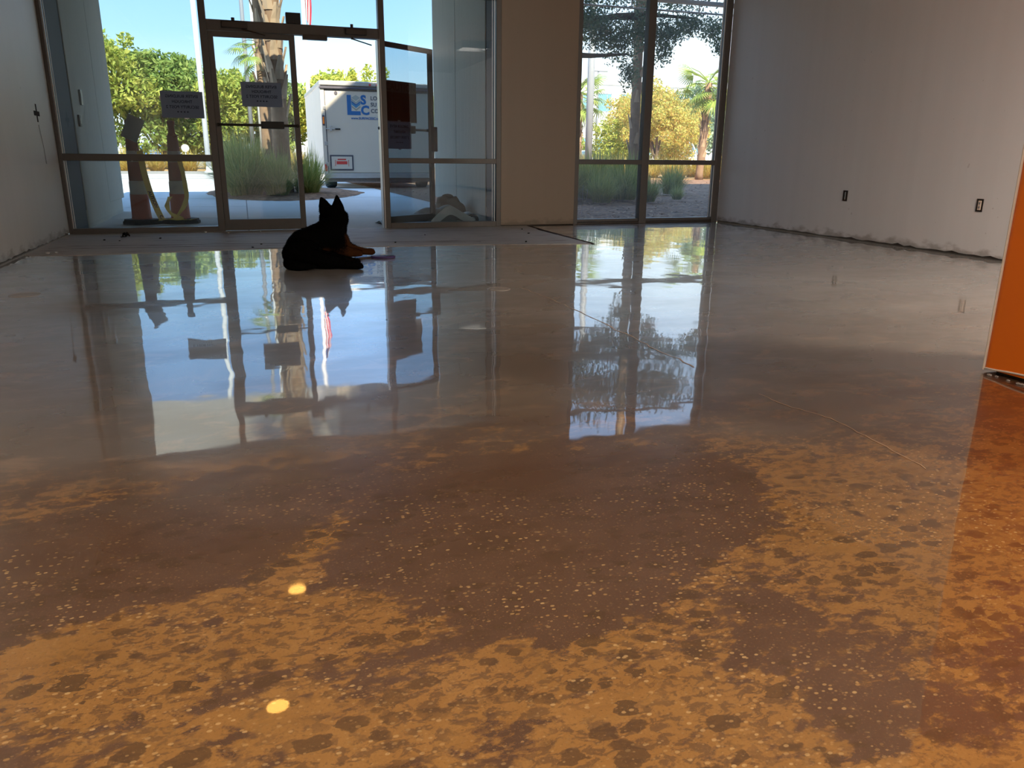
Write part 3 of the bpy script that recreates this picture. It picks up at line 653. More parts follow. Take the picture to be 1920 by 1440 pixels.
struct(MB().box(-2.6, 4.2, YF+.16, 16.5, 4.0, 4.15).build('ceiling_outside', M['soffit']), 'glossy pale metal soffit over the recessed entrance', 'soffit')
shade_mass = MB(); cap = [(0.9, 4.15), (1.3, 10.5), (2.0, 11.4), (2.9, 12.2), (3.25, 12.6), (3.3, 16.5), (30, 16.5)]  # unseen roofline, sloped and stepped to shape the shadow on the trailer
shade_mass.prism([(-14, 3.33), (-14, 4.15)]+cap+[(30, 3.33)], 'y', -8, YF+.15)
shade_mass.prism([(-14, 4.16), (-14, 4.3)]+cap[:5]+[(3.36, 12.6), (3.36, 4.16)], 'y', YF+.15, 13.25)
shade_mass.box(-14, XL-.16, -8, YF+.1, -.1, 3.33); shade_mass.box(XR+.16, 30, -8, YF+.1, -.1, 3.33)
shade_mass.box(-14, -2.13, YF+.1, 13.2, -.1, 4.28)
struct(shade_mass.build('roof', M['roof']), 'unseen upper building mass above the room, outline shaped to cast shade', 'roof')
def top_bar():  # thin bar with hangers, plate and brackets outside the window top
    r = empty('top_bar', (0, 9.9, 0)); tag(r, 'thin white metal bar outside the top of the tall window', 'top_bar')
    MB().tube([(3.4, 0, 2.69), (8.5, 0, 2.69)], 0.012, 8).build('rail', M['silver'], r)
    for x in (4.94, 5.94): MB().tube([(x, 0, 2.69), (x, 0, 2.80)], 0.008, 6).build('hanger', M['silver'], r)
    MB().box(3.4, 8.5, -.05, .05, 2.79, 2.83).build('top_plate', M['silver'], r)
    for x in (3.5, 7.9): MB().tube([(x, 0, 2.80), (x, -.52, 2.9)], 0.02, 8).build('bracket', M['silver'], r)
top_bar()

# ------------------------------------------------------------------ traffic posts, tape, bundle, debris
M['post_orange'] = plain('faded_orange_rubber', (0.40, 0.065, 0.030), 0.6, 0.3, 0, 0.2, 8)
M['post_top'] = plain('dirty_orange_rubber', (0.26, 0.060, 0.022), 0.65, 0.3, 0, 0.3, 8)
M['post_white'] = plain('dull_white_collar', (0.48, 0.50, 0.48), 0.6, 0.3)
M['rubber'] = plain('black_rubber', (0.028, 0.034, 0.032), 0.75, 0.3, 0, 0.2, 30, 0.1)
M['tape'] = plain('yellow_tape', (0.80, 0.62, 0.10), 0.5, 0.3)
def post(x, y, lean, label, rz, top):
    r = empty('traffic_post', (x, y, -0.012), rz); tag(r, label, 'traffic post', 'traffic posts outside the left sidelight')
    n = 8; oc = [(0.235*math.cos(2*PI*(k+.5)/n), 0.20*math.sin(2*PI*(k+.5)/n)) for k in range(n)]
    b = MB(); b.prism(oc, 'z', 0, 0.035); b.prism([(p*.93, q*.93) for p, q in oc], 'z', 0.035, 0.06); b.build('base', M['rubber'], r)
    prof = [(0.118, 0.05), (0.112, 0.10), (0.105, 0.36), (0.100, 0.38), (0.097, 0.50), (0.092, 0.52), (0.083, 0.74), (0.080, 0.76), (0.076, 0.86), (0.072, 0.87), (0.062, 1.02), (0.060, 1.05), (0.040, 1.09), (0.034, 1.16), (0.046, 1.19), (0.046, 1.22), (0.02, 1.23)]
    def seg(name, z0, z1, mat):
        ps = [(rr, zz) for rr, zz in prof if z0-1e-6 <= zz <= z1+1e-6]
        bb = MB(); bb.lathe(ps, (0, 0, 0), 20); bb.v = [(vx+lean*vz*vz, vy, vz) for vx, vy, vz in bb.v]; return bb.build(name, mat, r, True)
    seg('lower_tube', 0.05, 0.36, M['post_orange']); seg('white_band', 0.36, 0.52, M['post_white']); seg('middle_tube', 0.52, 0.74, M['post_top'])
    seg('white_band', 0.74, 0.87, M['post_white']); seg('upper_tube', 0.87, 1.05, M['post_top']); seg('handle', 1.05, 1.23, M['post_top'])
    return r
pl = post(-1.245, 10.72, -0.015, 'orange and white traffic post with a tilted paper, beside the left wing wall', 0.1, 1.2)
pr = post(-0.80, 10.74, 0.0, 'orange and white traffic post standing behind the sidelight paper sign', -0.15, 1.2)
def tilted_paper():
    r = empty('paper_note', (-1.215, 10.60, 1.115)); r.rotation_euler = (0.05, 0.42, 0); tag(r, 'tilted grey paper stuck on top of the left traffic post', 'paper')
    b = MB(); nx, nz = 8, 8
    vs = [((-.095+.19*i/nx), 0.02*math.sin(i*.5+j*.3), (-.14+.28*j/nz)) for j in range(nz+1) for i in range(nx+1)]
    b.add(vs, [(j*(nx+1)+i, j*(nx+1)+i+1, (j+1)*(nx+1)+i+1, (j+1)*(nx+1)+i) for j in range(nz) for i in range(nx)])
    o = b.build('sheet', plain('grey_paper', (0.26, 0.29, 0.29), 0.8), r, True, fix=False)
    md = o.modifiers.new('thickness', 'SOLIDIFY'); md.thickness = 0.001
    MB().tube([(0.06, .03, -.10), (0.10, .05, -.16), (.105, .05, -.26)], 0.012, 6, .5).build('strap', M['post_top'], r)
tilted_paper()
def ribbon(b, pts, w, side):
    P = [Vector(p) for p in pts]; S = [Vector(s).normalized() for s in side]
    vs = []
    for p, s in zip(P, S): vs += [p+s*w/2, p-s*w/2]
    n = len(P); b.add(vs, [(2*i, 2*i+1, 2*i+3, 2*i+2) for i in range(n-1)])
def spl(ctrl, n):
    out = []
    C = [Vector(c) for c in ctrl]
    for i in range(n+1):
        t = i/n*(len(C)-1); k_ = min(int(t), len(C)-2); u = t-k_
        p0, p1, p2, p3 = C[max(k_-1, 0)], C[k_], C[k_+1], C[min(k_+2, len(C)-1)]
        out.append(0.5*((2*p1)+(p2-p0)*u+(2*p0-5*p1+4*p2-p3)*u*u+(3*p1-p0-3*p2+p3)*u**3))
    return out
def tapes():
    t = NT('yellow_caution_tape'); 
    r = empty('caution_tape', (-1.1, 10.60, 0)); tag(r, 'yellow caution tape hanging down from the left traffic post', 'tape')
    path = spl([(-.07, .02, .86), (-.045, -.01, .60), (0.0, -.03, .36), (.055, -.06, .17), (.105, -.09, .045)], 24)
    b = MB(); ribbon(b, path, 0.07, [(1, 0.15*math.sin(i*.4), .25) for i in range(25)]); o = b.build('strip', M['tape'], r, True, fix=False)
    items = []
    for s, ctr, ang in (('C', (.095, -.10, .085), 0.9), ('AUTION', (.022, -.055, .29), 1.25)):
        me = text_mesh('lettering', s, .055, M['ink'], .002); items.append((me, Matrix.Translation(ctr) @ Matrix.Rotation(ang, 4, 'Y') @ FRONT))
    tm_merge('lettering', items, M['ink'], r, None)
    r2 = empty('caution_tape', (-.80, 10.6, 0)); tag(r2, 'crumpled yellow caution tape wrapped around the second traffic post', 'tape')
    b = MB()
    ribbon(b, spl([(.055, .02, .78), (.085, 0, .62), (.10, -.03, .45), (.105, -.05, .32), (.06, -.06, .20), (.0, -.07, .12), (-.04, -.09, .06), (.12, -.12, .05), (.18, -.1, .055)], 40), .055, [(1, .3*math.sin(i*.7), .3*math.cos(i*.5)) for i in range(41)])
    ribbon(b, spl([(-.085, .0, .32), (-.125, -.04, .24), (-.12, -.05, .16), (-.06, -.07, .10), (.02, -.10, .06), (-.1, -.14, .055), (-.22, -.10, .05)], 36), .06, [(1, .3*math.cos(i*.6), .5*math.sin(i*.4)) for i in range(37)])
    b.build('strip', M['tape'], r2, True, fix=False)
tapes()

def bundle():
    grey = plain('grey_tarp', (0.16, 0.19, 0.19), 0.55, 0.4, 0, 0.15, 5); pale = plain('pale_grey_sheet', (0.40, 0.42, 0.42), 0.6, 0.3, 0, 0.1, 6); brown = plain('brown_sack', (0.13, 0.11, 0.085), 0.85, 0.2, 0, 0.2, 14, .2)
    # crumpled tarp
    r = empty('tarp', (2.05, 9.80, -0.012)); tag(r, 'crumpled dark grey tarp heaped on the pavement outside the right sidelight', 'tarp')
    b = MB(); nx, ny = 44, 22
    def hh(x, y):
        h = .20*math.exp(-((x-.42)/.20)**2-((y-.15)/.22)**2)+.13*math.exp(-((x-.1)/.22)**2-((y-.25)/.2)**2)+.06*math.exp(-((x+.35)/.3)**2-((y-.1)/.25)**2)
        h += .025*abs(math.sin(7*x+3*y)+math.sin(11*x-5*y+1))*max(0, 1-(abs(x-.15)/.62)**2)
        return max(0.006, h)
    vs = [(-.48+1.2*i/nx, -.28+.75*j/ny+.03*math.sin(i*.5), hh(-.48+1.2*i/nx, -.28+.75*j/ny)) for j in range(ny+1) for i in range(nx+1)]
    b.add(vs, [(j*(nx+1)+i, j*(nx+1)+i+1, (j+1)*(nx+1)+i+1, (j+1)*(nx+1)+i) for j in range(ny) for i in range(nx)])
    o = b.build('sheet', grey, r, True, fix=False); md = o.modifiers.new('thickness', 'SOLIDIFY'); md.thickness = 0.006
    MB().tube(spl([(-.42, -.28, .02), (0, -.30, .03), (.45, -.32, .025), (.8, -.33, .03)], 20), .016, 8, .8).build('rolled_edge', M['rubber'], r, True)
    f = MB(); ribbon(f, spl([(.10, -.29, .02), (.22, -.25, .12), (.36, -.2, .19), (.5, -.22, .12), (.66, -.28, .03)], 20), .14, [(.2, .5, -.8)]*21); o = f.build('pale_fold', pale, r, True, fix=False)
    # sack
    r = empty('sack', (2.70, 10.75, -0.012)); tag(r, 'brown sack slumped against the concrete wing wall behind the tarp', 'sack')
    b = MB(); bm = bmesh.new(); bmesh.ops.create_cube(bm, size=1); bmesh.ops.subdivide_edges(bm, edges=bm.edges[:], cuts=7, use_grid_fill=True)
    for v in bm.verts:
        z = v.co.z+.5; s = 1-.45*z**1.5
        n = Vector((v.co.x, v.co.y, v.co.z)).normalized()*.5
        q = v.co.lerp(n, .35)
        wob = .03*math.sin(9*q.x+7*z)*math.cos(8*q.y+5*z)
        v.co = Vector((q.x*.46*s-.05*z*z+wob*.7, q.y*.42*s+wob, max(0, (q.z+.5)*.31+wob*.5)))
    b.add([v.co[:] for v in bm.verts], [[v.index for v in f_.verts] for f_ in bm.faces]); bm.free(); b.build('body', brown, r, True)
    MB().blob((-.04, 0, .30), (.085, .06, .04), 2).build('tied_top', brown, r, True)
    # rolled mat
    r = empty('rolled_mat', (2.62, 9.82, -0.012), -0.12); tag(r, 'pale mat with a black curled edge lying beside the right sidelight jamb', 'mat')
    b = MB(); prof = []
    for i in range(15): t_ = i/14; prof.append((-.36+.46*t_, .015+.11*t_**1.6))
    for i in range(1, 40):
        a = PI/2-i/39*4.2*PI/2*1.6; rr = .068*(1-.6*i/39); prof.append((.12+rr*math.cos(a), .062+rr*math.sin(a)))
    th = .008
    def sheet(y0, y1, mat, nm, off=0):
        q = MB(); vs = []
        for (x, z) in prof: vs += [(x, y0, z+off), (x, y1, z+off)]
        q.add(vs, [(2*i, 2*i+1, 2*i+3, 2*i+2) for i in range(len(prof)-1)]); o = q.build(nm, mat, r, True, fix=False); md = o.modifiers.new('thickness', 'SOLIDIFY'); md.thickness = th; return o
    sheet(-.12, .36, pale, 'pale_top'); sheet(-.165, -.12, M['rubber'], 'black_edge')
    MB().box(-.5, .26, -.16, .3, 0, .014, .004).build('black_underside', M['rubber'], r)
bundle()

def debris():
    G_ = 'bits of debris on the scraped concrete'
    blk = plain('black_scrap', (0.012, 0.011, 0.01), 0.8, 0.2); wht = plain('white_chip', (0.62, 0.62, 0.6), 0.8, 0.2)
    def chip(x, y, s, mat, label):
        b = MB(); bm = bmesh.new(); bmesh.ops.create_icosphere(bm, subdivisions=1, radius=1)
        for v in bm.verts: k_ = random.uniform(.6, 1.2); v.co = Vector((v.co.x*s*k_, v.co.y*s*k_*.8, (v.co.z+.7)*s*.5*k_))
        b.add([v.co[:] for v in bm.verts], [[v.index for v in f_.verts] for f_ in bm.faces]); bm.free()
        tag(b.build('debris_chip', mat, None, False, (x, y, 0.004)), label, 'debris', G_)
    b = MB()
    for k_ in range(6): a = k_*1.1; b.tube(spl([(0, 0, .01), (.02*math.cos(a), .02*math.sin(a), .03+.004*k_), (.035*math.cos(a+.6), .03*math.sin(a+.6), .012)], 6), .008, 6)
    b.tube([(-.05, -.01, .006), (0, 0, .008)], .005, 6)
    tag(b.build('debris_tuft', blk, None, True, (-1.19, 8.78, .004)), 'black clump of scrap on the concrete below the left sidelight', 'debris', G_)
    for x, y, s, w in ((-.45, 9.12, .018, 'below the mullion left of the closed door'), (-.21, 9.0, .016, 'just in front of the closed door hinge side'), (.12, 9.1, .012, 'under the middle of the closed door'), (-1.62, 7.42, .022, 'at the foot of the left wall, larger of two'), (-1.56, 7.47, .018, 'at the foot of the left wall, smaller of two')):
        chip(x, y, s, wht, 'white chip of plaster '+w)
    for x, y, s, w in ((-1.35, 8.5, .014, 'left of the black clump below the sidelight'), (-1.2, 8.4, .010, 'right in front of the black clump below the sidelight'), (-.85, 8.55, .013, 'below the middle of the left sidelight'), (.1, 7.75, .014, 'beside the saw cut behind the dog'), (.02, 7.5, .016, 'at the edge of the polish behind the dog'), (2.95, 8.2, .014, 'in front of the right end of the sidelight'), (3.05, 8.7, .014, 'close to the foot of the tan pier'), (2.62, 7.35, .015, 'at the end of the long saw cut'), (1.35, 7.6, .012, 'on the scraped concrete right of the dog'), (1.8, 8.3, .010, 'in front of the open door hinge')):
        chip(x, y, s, blk, 'small dark crumb '+w)
debris()

# ------------------------------------------------------------------ dog
def dog():
    r = empty('german_shepherd', (0.5, 6.2, 0)); r.location = (0, 0, 0)
    tag(r, 'black and tan shepherd dog lying on the polished floor facing the doorway', 'dog')
    b = MB()
    def lim(pts, rad, n=12): 
        P = spl(pts, 4*(len(pts)-1)); R_ = []
        m = len(P)-1
        for i in range(m+1):
            t = i/m*(len(rad)-1); k_ = min(int(t), len(rad)-2); u = t-k_; R_.append(rad[k_]*(1-u)+rad[k_+1]*u)
        b.tube(P, R_, n)
        b.blob(P[0], (R_[0],)*3, 2); b.blob(P[-1], (R_[-1],)*3, 2)
    # trunk: rump to shoulder to neck to skull
    lim([(0.335, 6.17, .105), (0.40, 6.28, .135), (0.50, 6.42, .155), (0.60, 6.53, .19), (0.655, 6.60, .24), (0.672, 6.63, .29), (0.680, 6.66, .325)], [.100, .128, .128, .125, .118, .104, .092], 16)
    b.blob((0.66, 6.60, .16), (.115, .12, .135), 2)                  # chest
    b.blob((0.668, 6.66, .345), (.098, .10, .072), 2)                # skull
    b.blob((0.590, 6.66, .31), (.032, .05, .06), 2); b.blob((0.765, 6.66, .31), (.032, .05, .065), 2)   # cheek ruff
    lim([(0.68, 6.72, .345), (0.70, 6.80, .33), (0.715, 6.88, .32)], [.06, .045, .034])                 # muzzle, turned away
    b.blob((0.718, 6.90, .322), (.018, .016, .016), 2)
    # ears
    for bx_, tip, tz in ((0.628, 0.580, .490), (0.714, 0.712, .508)):
        b.tube(spl([(bx_, 6.66, .35), (bx_*.62+tip*.38, 6.662, .405), (bx_*.3+tip*.7, 6.664, .455), (tip, 6.666, tz)], 9), [.030, .0295, .0285, .0265, .0235, .020, .016, .0115, .007, .003], 14, 2.0)
    # haunch, hind legs stretched to the right along the floor
    b.blob((0.37, 6.10, .10), (.155, .13, .105), 2)
    lim([(0.37, 6.03, .085), (0.50, 5.93, .06), (0.62, 5.90, .042), (0.70, 5.86, .032), (0.765, 5.83, .026)], [.085, .062, .042, .033, .026])
    lim([(0.44, 6.12, .07), (0.57, 6.05, .06), (0.68, 6.00, .05), (0.765, 5.97, .042)], [.07, .05, .032, .024])
    for k_ in range(3): b.blob((0.775, 5.815+.017*k_, .018), (.020, .010, .015), 1)
    for k_ in range(3): b.blob((0.775, 5.955+.016*k_, .036), (.018, .009, .014), 1)
    # fore legs: elbow at the chest, paws to the right
    lim([(0.68, 6.52, .14), (0.70, 6.46, .075), (0.79, 6.50, .05), (0.86, 6.55, .036)], [.075, .055, .038, .028])
    lim([(0.72, 6.60, .14), (0.76, 6.62, .085), (0.85, 6.64, .05), (0.935, 6.65, .036), (0.975, 6.65, .034)], [.07, .055, .036, .028, .030])
    for k_ in range(3): b.blob((0.872, 6.535+.017*k_, .026), (.018, .010, .016), 1); b.blob((0.99, 6.634+.017*k_, .028), (.020, .010, .017), 1)
    # tail round the haunch
    lim([(0.30, 6.08, .06), (0.26, 5.98, .04), (0.32, 5.88, .032), (0.44, 5.83, .03)], [.04, .042, .036, .014])
    me = b.mesh('tmp', M['black']); o = link('tmp', me)
    md = o.modifiers.new('r', 'REMESH'); md.mode = 'VOXEL'; md.voxel_size = 0.0075
    ms = o.modifiers.new('s', 'SMOOTH'); ms.factor = 0.5; ms.iterations = 3
    dg = bpy.context.evaluated_depsgraph_get(); dg.update(); body = bpy.data.meshes.new_from_object(o.evaluated_get(dg)); bpy.data.objects.remove(o, do_unlink=True)
    n = len(body.vertices); co = np.empty(n*3, np.float32); body.vertices.foreach_get('co', co); co = co.reshape(-1, 3)
    # tan points: lower flank, legs, chest side
    def g(c, s): return np.exp(-(((co-np.array(c))/np.array(s))**2).sum(1))
    tan = np.clip(1.5*g((.56, 6.28, .05), (.13, .16, .06))+1.4*g((.80, 6.52, .05), (.12, .12, .08))+1.2*g((.92, 6.64, .04), (.10, .08, .05))+.8*g((.70, 5.98, .04), (.07, .05, .03))+.9*g((.76, 6.55, .18), (.05, .07, .09)), 0, 1)
    tan *= np.clip(1-(co[:, 2]-.16)/.1, 0, 1)
    body.attributes.new('tan', 'FLOAT', 'POINT').data.foreach_set('value', tan.astype(np.float32))
    t = NT('shepherd_coat'); at = t.n('ShaderNodeAttribute', attribute_name='tan').outputs['Fac']
    nz = t.noise(t.pos((1, 1, 1.6)), 55, 4, .6, .8)
    f_ = t.step(t.math('ADD', at, t.math('MULTIPLY', t.math('SUBTRACT', nz, .5), .8)), .3, .8)
    c = t.mix(f_, t.mix(nz, (.0010, .0009, .0009), (.0032, .0028, .0026)), t.mix(nz, (.035, .012, .004), (.085, .032, .011)))
    M['coat'] = t.done(t.bsdf(c, .8, .03, 0, t.bump(nz, .5, .008)))
    body.materials.clear(); body.materials.append(M['coat']); body.polygons.foreach_set('use_smooth', [True]*len(body.polygons))
    bo = link('body', body, r)
    # fur: short tapered tufts lying back along the coat
    nr = np.empty(n*3, np.float32); body.vertices.foreach_get('normal', nr); nr = nr.reshape(-1, 3)
    pick = RNG.choice(n, min(n, 26000), replace=True)
    pick = pick[(co[pick, 2] > .02)]
    m = len(pick); p = co[pick]; nn = nr[pick]
    back = np.tile(np.array([-.45, -.55, -.6]), (m, 1))+RNG.normal(0, .3, (m, 3)); back -= (back*nn).sum(1)[:, None]*nn
    back /= np.linalg.norm(back, axis=1)[:, None]+1e-6
    thick = ((p[:, 2] > .05) & (p[:, 2] < .40)).astype(float)
    ln = RNG.uniform(.008, .018, m)*(.5+.7*thick)
    dirv = nn*.45+back*.9; tip = p+dirv*ln[:, None]
    sd = np.cross(dirv, nn); sd /= np.linalg.norm(sd, axis=1)[:, None]+1e-6
    vs = np.stack([p+sd*.0022-nn*.002, p-sd*.0022-nn*.002, tip], 1).reshape(-1, 3)
    fm = bpy.data.meshes.new('fur'); fm.from_pydata(vs.tolist(), [], np.arange(3*m).reshape(-1, 3).tolist())
    fm.attributes.new('tan', 'FLOAT', 'POINT').data.foreach_set('value', np.repeat(tan[pick], 3).astype(np.float32))
    fm.materials.append(M['coat']); fo = link('fur', fm, r); fo['kind'] = 'stuff'
    for x in (.650, .735): MB().blob((x+.0, 6.745, .375), (.010, .008, .009), 2).build('eye', M['black'], r, True)
dog()
def toy():
    r = empty('dog_toy', (1.045, 6.47, 0), -.15); tag(r, 'flat purple dog toy on the floor beside the front paws', 'toy')
    pur = plain('purple_rubber', (0.06, 0.035, 0.13), 0.5, 0.4)
    b = MB(); b.prism([(.098*math.cos(2*PI*k_/24)*(1 if math.cos(2*PI*k_/24) > 0 else 1.05), .062*math.sin(2*PI*k_/24)) for k_ in range(24)], 'z', 0.002, 0.020); o = b.build('sleeve', pur, r)
    MB().lathe([(.042, 0), (.044, .002), (.036, .0035), (.001, .0036)], (.045, 0, .019), 20).build('dark_opening', M['black'], r, True)
    MB().tube([(.015+.05*math.cos(a), .048*math.sin(a), .0215) for a in np.linspace(.6, 2.4, 9)], .0035, 6).build('pale_rim', M['silver'], r, True)
toy()

# ------------------------------------------------------------------ trailer
def trailer():
    r = empty('cargo_trailer', (2.05, 21.9, 0)); tag(r, 'white enclosed cargo trailer parked outside the open doorway', 'trailer')
    W, L, Z0, Z1 = 2.98, 5.2, 0.36, 2.62
    wht = plain('white_trailer_skin', (0.62, 0.57, 0.47), 0.5, 0.4, 0, 0.05, 2); trim = plain('bare_aluminium_trim', (0.50, 0.49, 0.46), 0.4, 0.5, 0.4); seam = plain('dark_seam', (0.09, 0.085, 0.10), 0.7)
    bp = plain('blue_print', (0.03, 0.14, 0.36), 0.6); gp = plain('grey_print', (0.33, 0.36, 0.33), 0.6); red = plain('red_print', (0.6, 0.06, 0.05), 0.6); lb = plain('light_blue_print', (0.07, 0.25, 0.42), 0.6)
    sh = MB(); sh.box(0, W, .03, L, Z0, Z1, .02); sh.build('body', wht, r)
    MB().box(-.02, W+.02, -.03, L, Z1-.02, Z1+.10, .02).build('roof_cap', trim, r)
    MB().box(-.02, W+.02, -.06, .05, Z1-.10, Z1-.045, .01).build('drip_rail', seam, r)
    for x in (0, W-.10): MB().box(x, x+.10, -.02, .05, Z0, Z1-.1, .01).build('corner_post', wht, r)
    MB().box(0, W, -.05, .10, Z0-.10, Z0+.03, .01).build('rear_sill', trim, r)
    MB().box(.03, W-.03, .0, .08, Z0-.20, Z0-.09, .01).build('bumper_beam', plain('rusty_beam', (.22, .18, .15), .7, .3, .3, .4, 20), r)
    d = MB().box(.115, W-.115, -.005, .05, Z0+.04, Z1-.14, .008).build('rear_door', wht, r)
    MB().box(.10, .118, -.012, .04, Z0+.03, Z1-.12).build('seam', seam, d); MB().box(W-.118, W-.10, -.012, .04, Z0+.03, Z1-.12).build('seam', seam, d); MB().box(.118, W-.118, -.010, .04, Z1-.14, Z1-.13).build('seam', seam, d)
    for z in (.62, 1.15, 2.05): MB().box(.04, .12, -.03, .02, z-.05, z+.05, .01).build('hinge', trim, r)
    la = MB(); la.tube([(.10, -.03, 1.52), (.32, -.03, 1.53)], .014, 8); la.box(.19, .25, -.05, 0, 1.46, 1.60, .01); la.build('latch', trim, r)
    MB().box(.34, .47, -.035, 0, 1.50, 1.535, .005).build('latch_handle', M['black'], r)
    MB().tube([(.40, -.02, 2.42), (.40, .0, 2.42)], .045, 12).build('vent_knob', seam, r)
    amb = plain('amber_lens', (.85, .22, .02), .3, .5)
    MB().box(.015, .085, -.035, -.01, 1.60, 1.86, .03).build('marker_frame', seam, r); MB().box(.03, .07, -.05, -.02, 1.64, 1.82, .018).build('marker_light', amb, r)
    for x in (1.30, 1.49, 1.68): MB().box(x-.03, x+.03, -.05, -.02, Z1+.0, Z1+.045, .01).build('clearance_light', red, r)
    for x in (.05, W-.05): MB().box(x-.03, x+.03, -.03, -.01, .44, .62, .01).build('tail_light', red, r)
    pf = MB().box(.16, .78, -.02, 0, .46, .86, .05).build('placard_frame', seam, r); MB().box(.20, .74, -.026, -.015, .50, .82, .04).build('placard_face', wht, pf)
    pt = MB(); pt.box(.33, .61, -.030, -.024, .62, .70); pt.box(.36, .58, -.030, -.024, .73, .76)
    for x in (.29, .64): pt.box(x, x+.012, -.030, -.024, .57, .73)
    pt.build('placard_print', red, pf)
    # logo
    lg = MB(); lg.prism([(.68, 1.88), (1.03, 1.88), (1.03, 1.98), (.79, 1.98), (.79, 2.38), (.68, 2.38)], 'y', -.009, -.004); lg.build('logo_letter', bp, d)
    def chev(z, h, mat, nm, half=.115):
        b = MB(); cx = .915
        b.prism([(cx-half, z), (cx, z-half*.75), (cx+half, z), (cx+half, z+h), (cx, z+h-half*.75), (cx-half, z+h)], 'y', -.009, -.004); b.build(nm, mat, d)
    chev(2.075, .04, plain('tan_print', (.36, .33, .25), .6), 'logo_chevron'); chev(2.145, .05, lb, 'logo_chevron'); chev(2.20, .035, bp, 'logo_chevron'); chev(2.245, .045, gp, 'logo_chevron')
    b = MB(); b.prism([(.80, 2.315), (.915, 2.235), (1.03, 2.315), (.915, 2.385)], 'y', -.009, -.004); b.build('logo_chevron', gp, d)
    def tx(s, x, z, size, mat, bold, al='LEFT', nm='logo_letter', sp=1.0): tm_merge(nm, [(text_mesh(nm, s, size, mat, bold, .003, al, sp), Matrix.Translation((x, -.008, z)) @ FRONT)], mat, d, None)
    tx('S', 1.04, 2.255, .31, bp, .014); tx('C', 1.04, 1.995, .31, bp, .014)
    bk = plain('black_print', (.06, .07, .09), .7)
    for s, z in (('LO', 2.31), ('SU', 2.15), ('CO', 1.99)): tx(s, 1.30, z, .14, bk, .002, 'LEFT', 'lettering')
    tx('www.SURFACESC.com', .77, 1.80, .085, bp, .002, 'LEFT', 'lettering')
    for x in (.22, W-.22):
        for yy in (.62,):
            wh = MB(); prof = [(.10, -.14), (.30, -.14), (.335, -.10), (.335, .10), (.30, .14), (.10, .14)]
            q = MB(); q.lathe(prof, (0, 0, 0), 28); q.v = [(x+vz, yy+vx, .325+vy) for vx, vy, vz in q.v]; o = q.build('tyre', M['rubber'], r, True)
            q = MB(); q.lathe([(.02, -.10), (.19, -.10), (.20, -.13), (.20, .13), (.02, .10)], (0, 0, 0), 20); q.v = [(x+vz, yy+vx, .325+vy) for vx, vy, vz in q.v]; q.build('hub', trim, o)
    ax = MB(); ax.tube([(.3, .62, .32), (W-.3, .62, .32)], .04, 8); ax.box(.40, .62, .40, .9, .20, .34, .02); ax.box(W-.62, W-.40, .40, .9, .20, .34, .02); ax.build('axle', M['rubber'], r)
    st = MB()
    for x in (1.95, 2.2): st.tube([(x, .3, Z0-.1), (x+.05, .3, .14)], .02, 8)
    st.tube([(1.8, .3, .14), (2.5, .3, .14)], .018, 8); st.build('support_bar', trim, r)
trailer()

# ------------------------------------------------------------------ plants
M['trunk'] = plain('oak_bark', (0.16, 0.12, 0.085), 0.9, 0.1, 0, 0.3, 8, 0.4)
M['palm_trunk'] = plain('palm_bark', (0.30, 0.185, 0.11), 0.9, 0.1, 0, 0.35, 10, 0.5)
M['boot'] = island('palm_boots', [(0.26, 0.16, 0.10), (0.48, 0.29, 0.15), (0.56, 0.40, 0.26), (0.42, 0.23, 0.11)], .9)
M['frond'] = island('palm_frond', [(0.16, 0.26, 0.05), (0.30, 0.40, 0.08), (0.42, 0.46, 0.12)], .5, .3)
M['leaf_green'] = island('leaf_green', [(0.14, 0.23, 0.05), (0.26, 0.36, 0.08), (0.40, 0.46, 0.12), (0.18, 0.28, 0.07)], .6, .4)
M['leaf_lime'] = island('leaf_lime', [(0.24, 0.33, 0.06), (0.42, 0.48, 0.09), (0.56, 0.54, 0.12), (0.32, 0.38, 0.08)], .6, .4)
M['leaf_gold'] = island('leaf_gold', [(0.42, 0.42, 0.12), (0.66, 0.54, 0.13), (0.72, 0.48, 0.16), (0.48, 0.52, 0.16), (0.60, 0.58, 0.14)], .6, .45)
M['leaf_oak'] = island('leaf_oak', [(0.10, 0.15, 0.09), (0.19, 0.26, 0.14), (0.28, 0.35, 0.20)], .4, .4)
M['leaf_far'] = island('leaf_far', [(0.20, 0.30, 0.20), (0.30, 0.40, 0.26), (0.38, 0.46, 0.30)], .7, .3)
M['blade'] = island('grass_blade', [(0.30, 0.36, 0.10), (0.50, 0.50, 0.14), (0.70, 0.62, 0.24), (0.22, 0.30, 0.09), (0.42, 0.45, 0.14)], .6, .35)
M['blade_dry'] = island('dry_grass_blade', [(0.55, 0.42, 0.12), (0.68, 0.50, 0.14), (0.46, 0.44, 0.12), (0.62, 0.38, 0.12)], .6, .35)

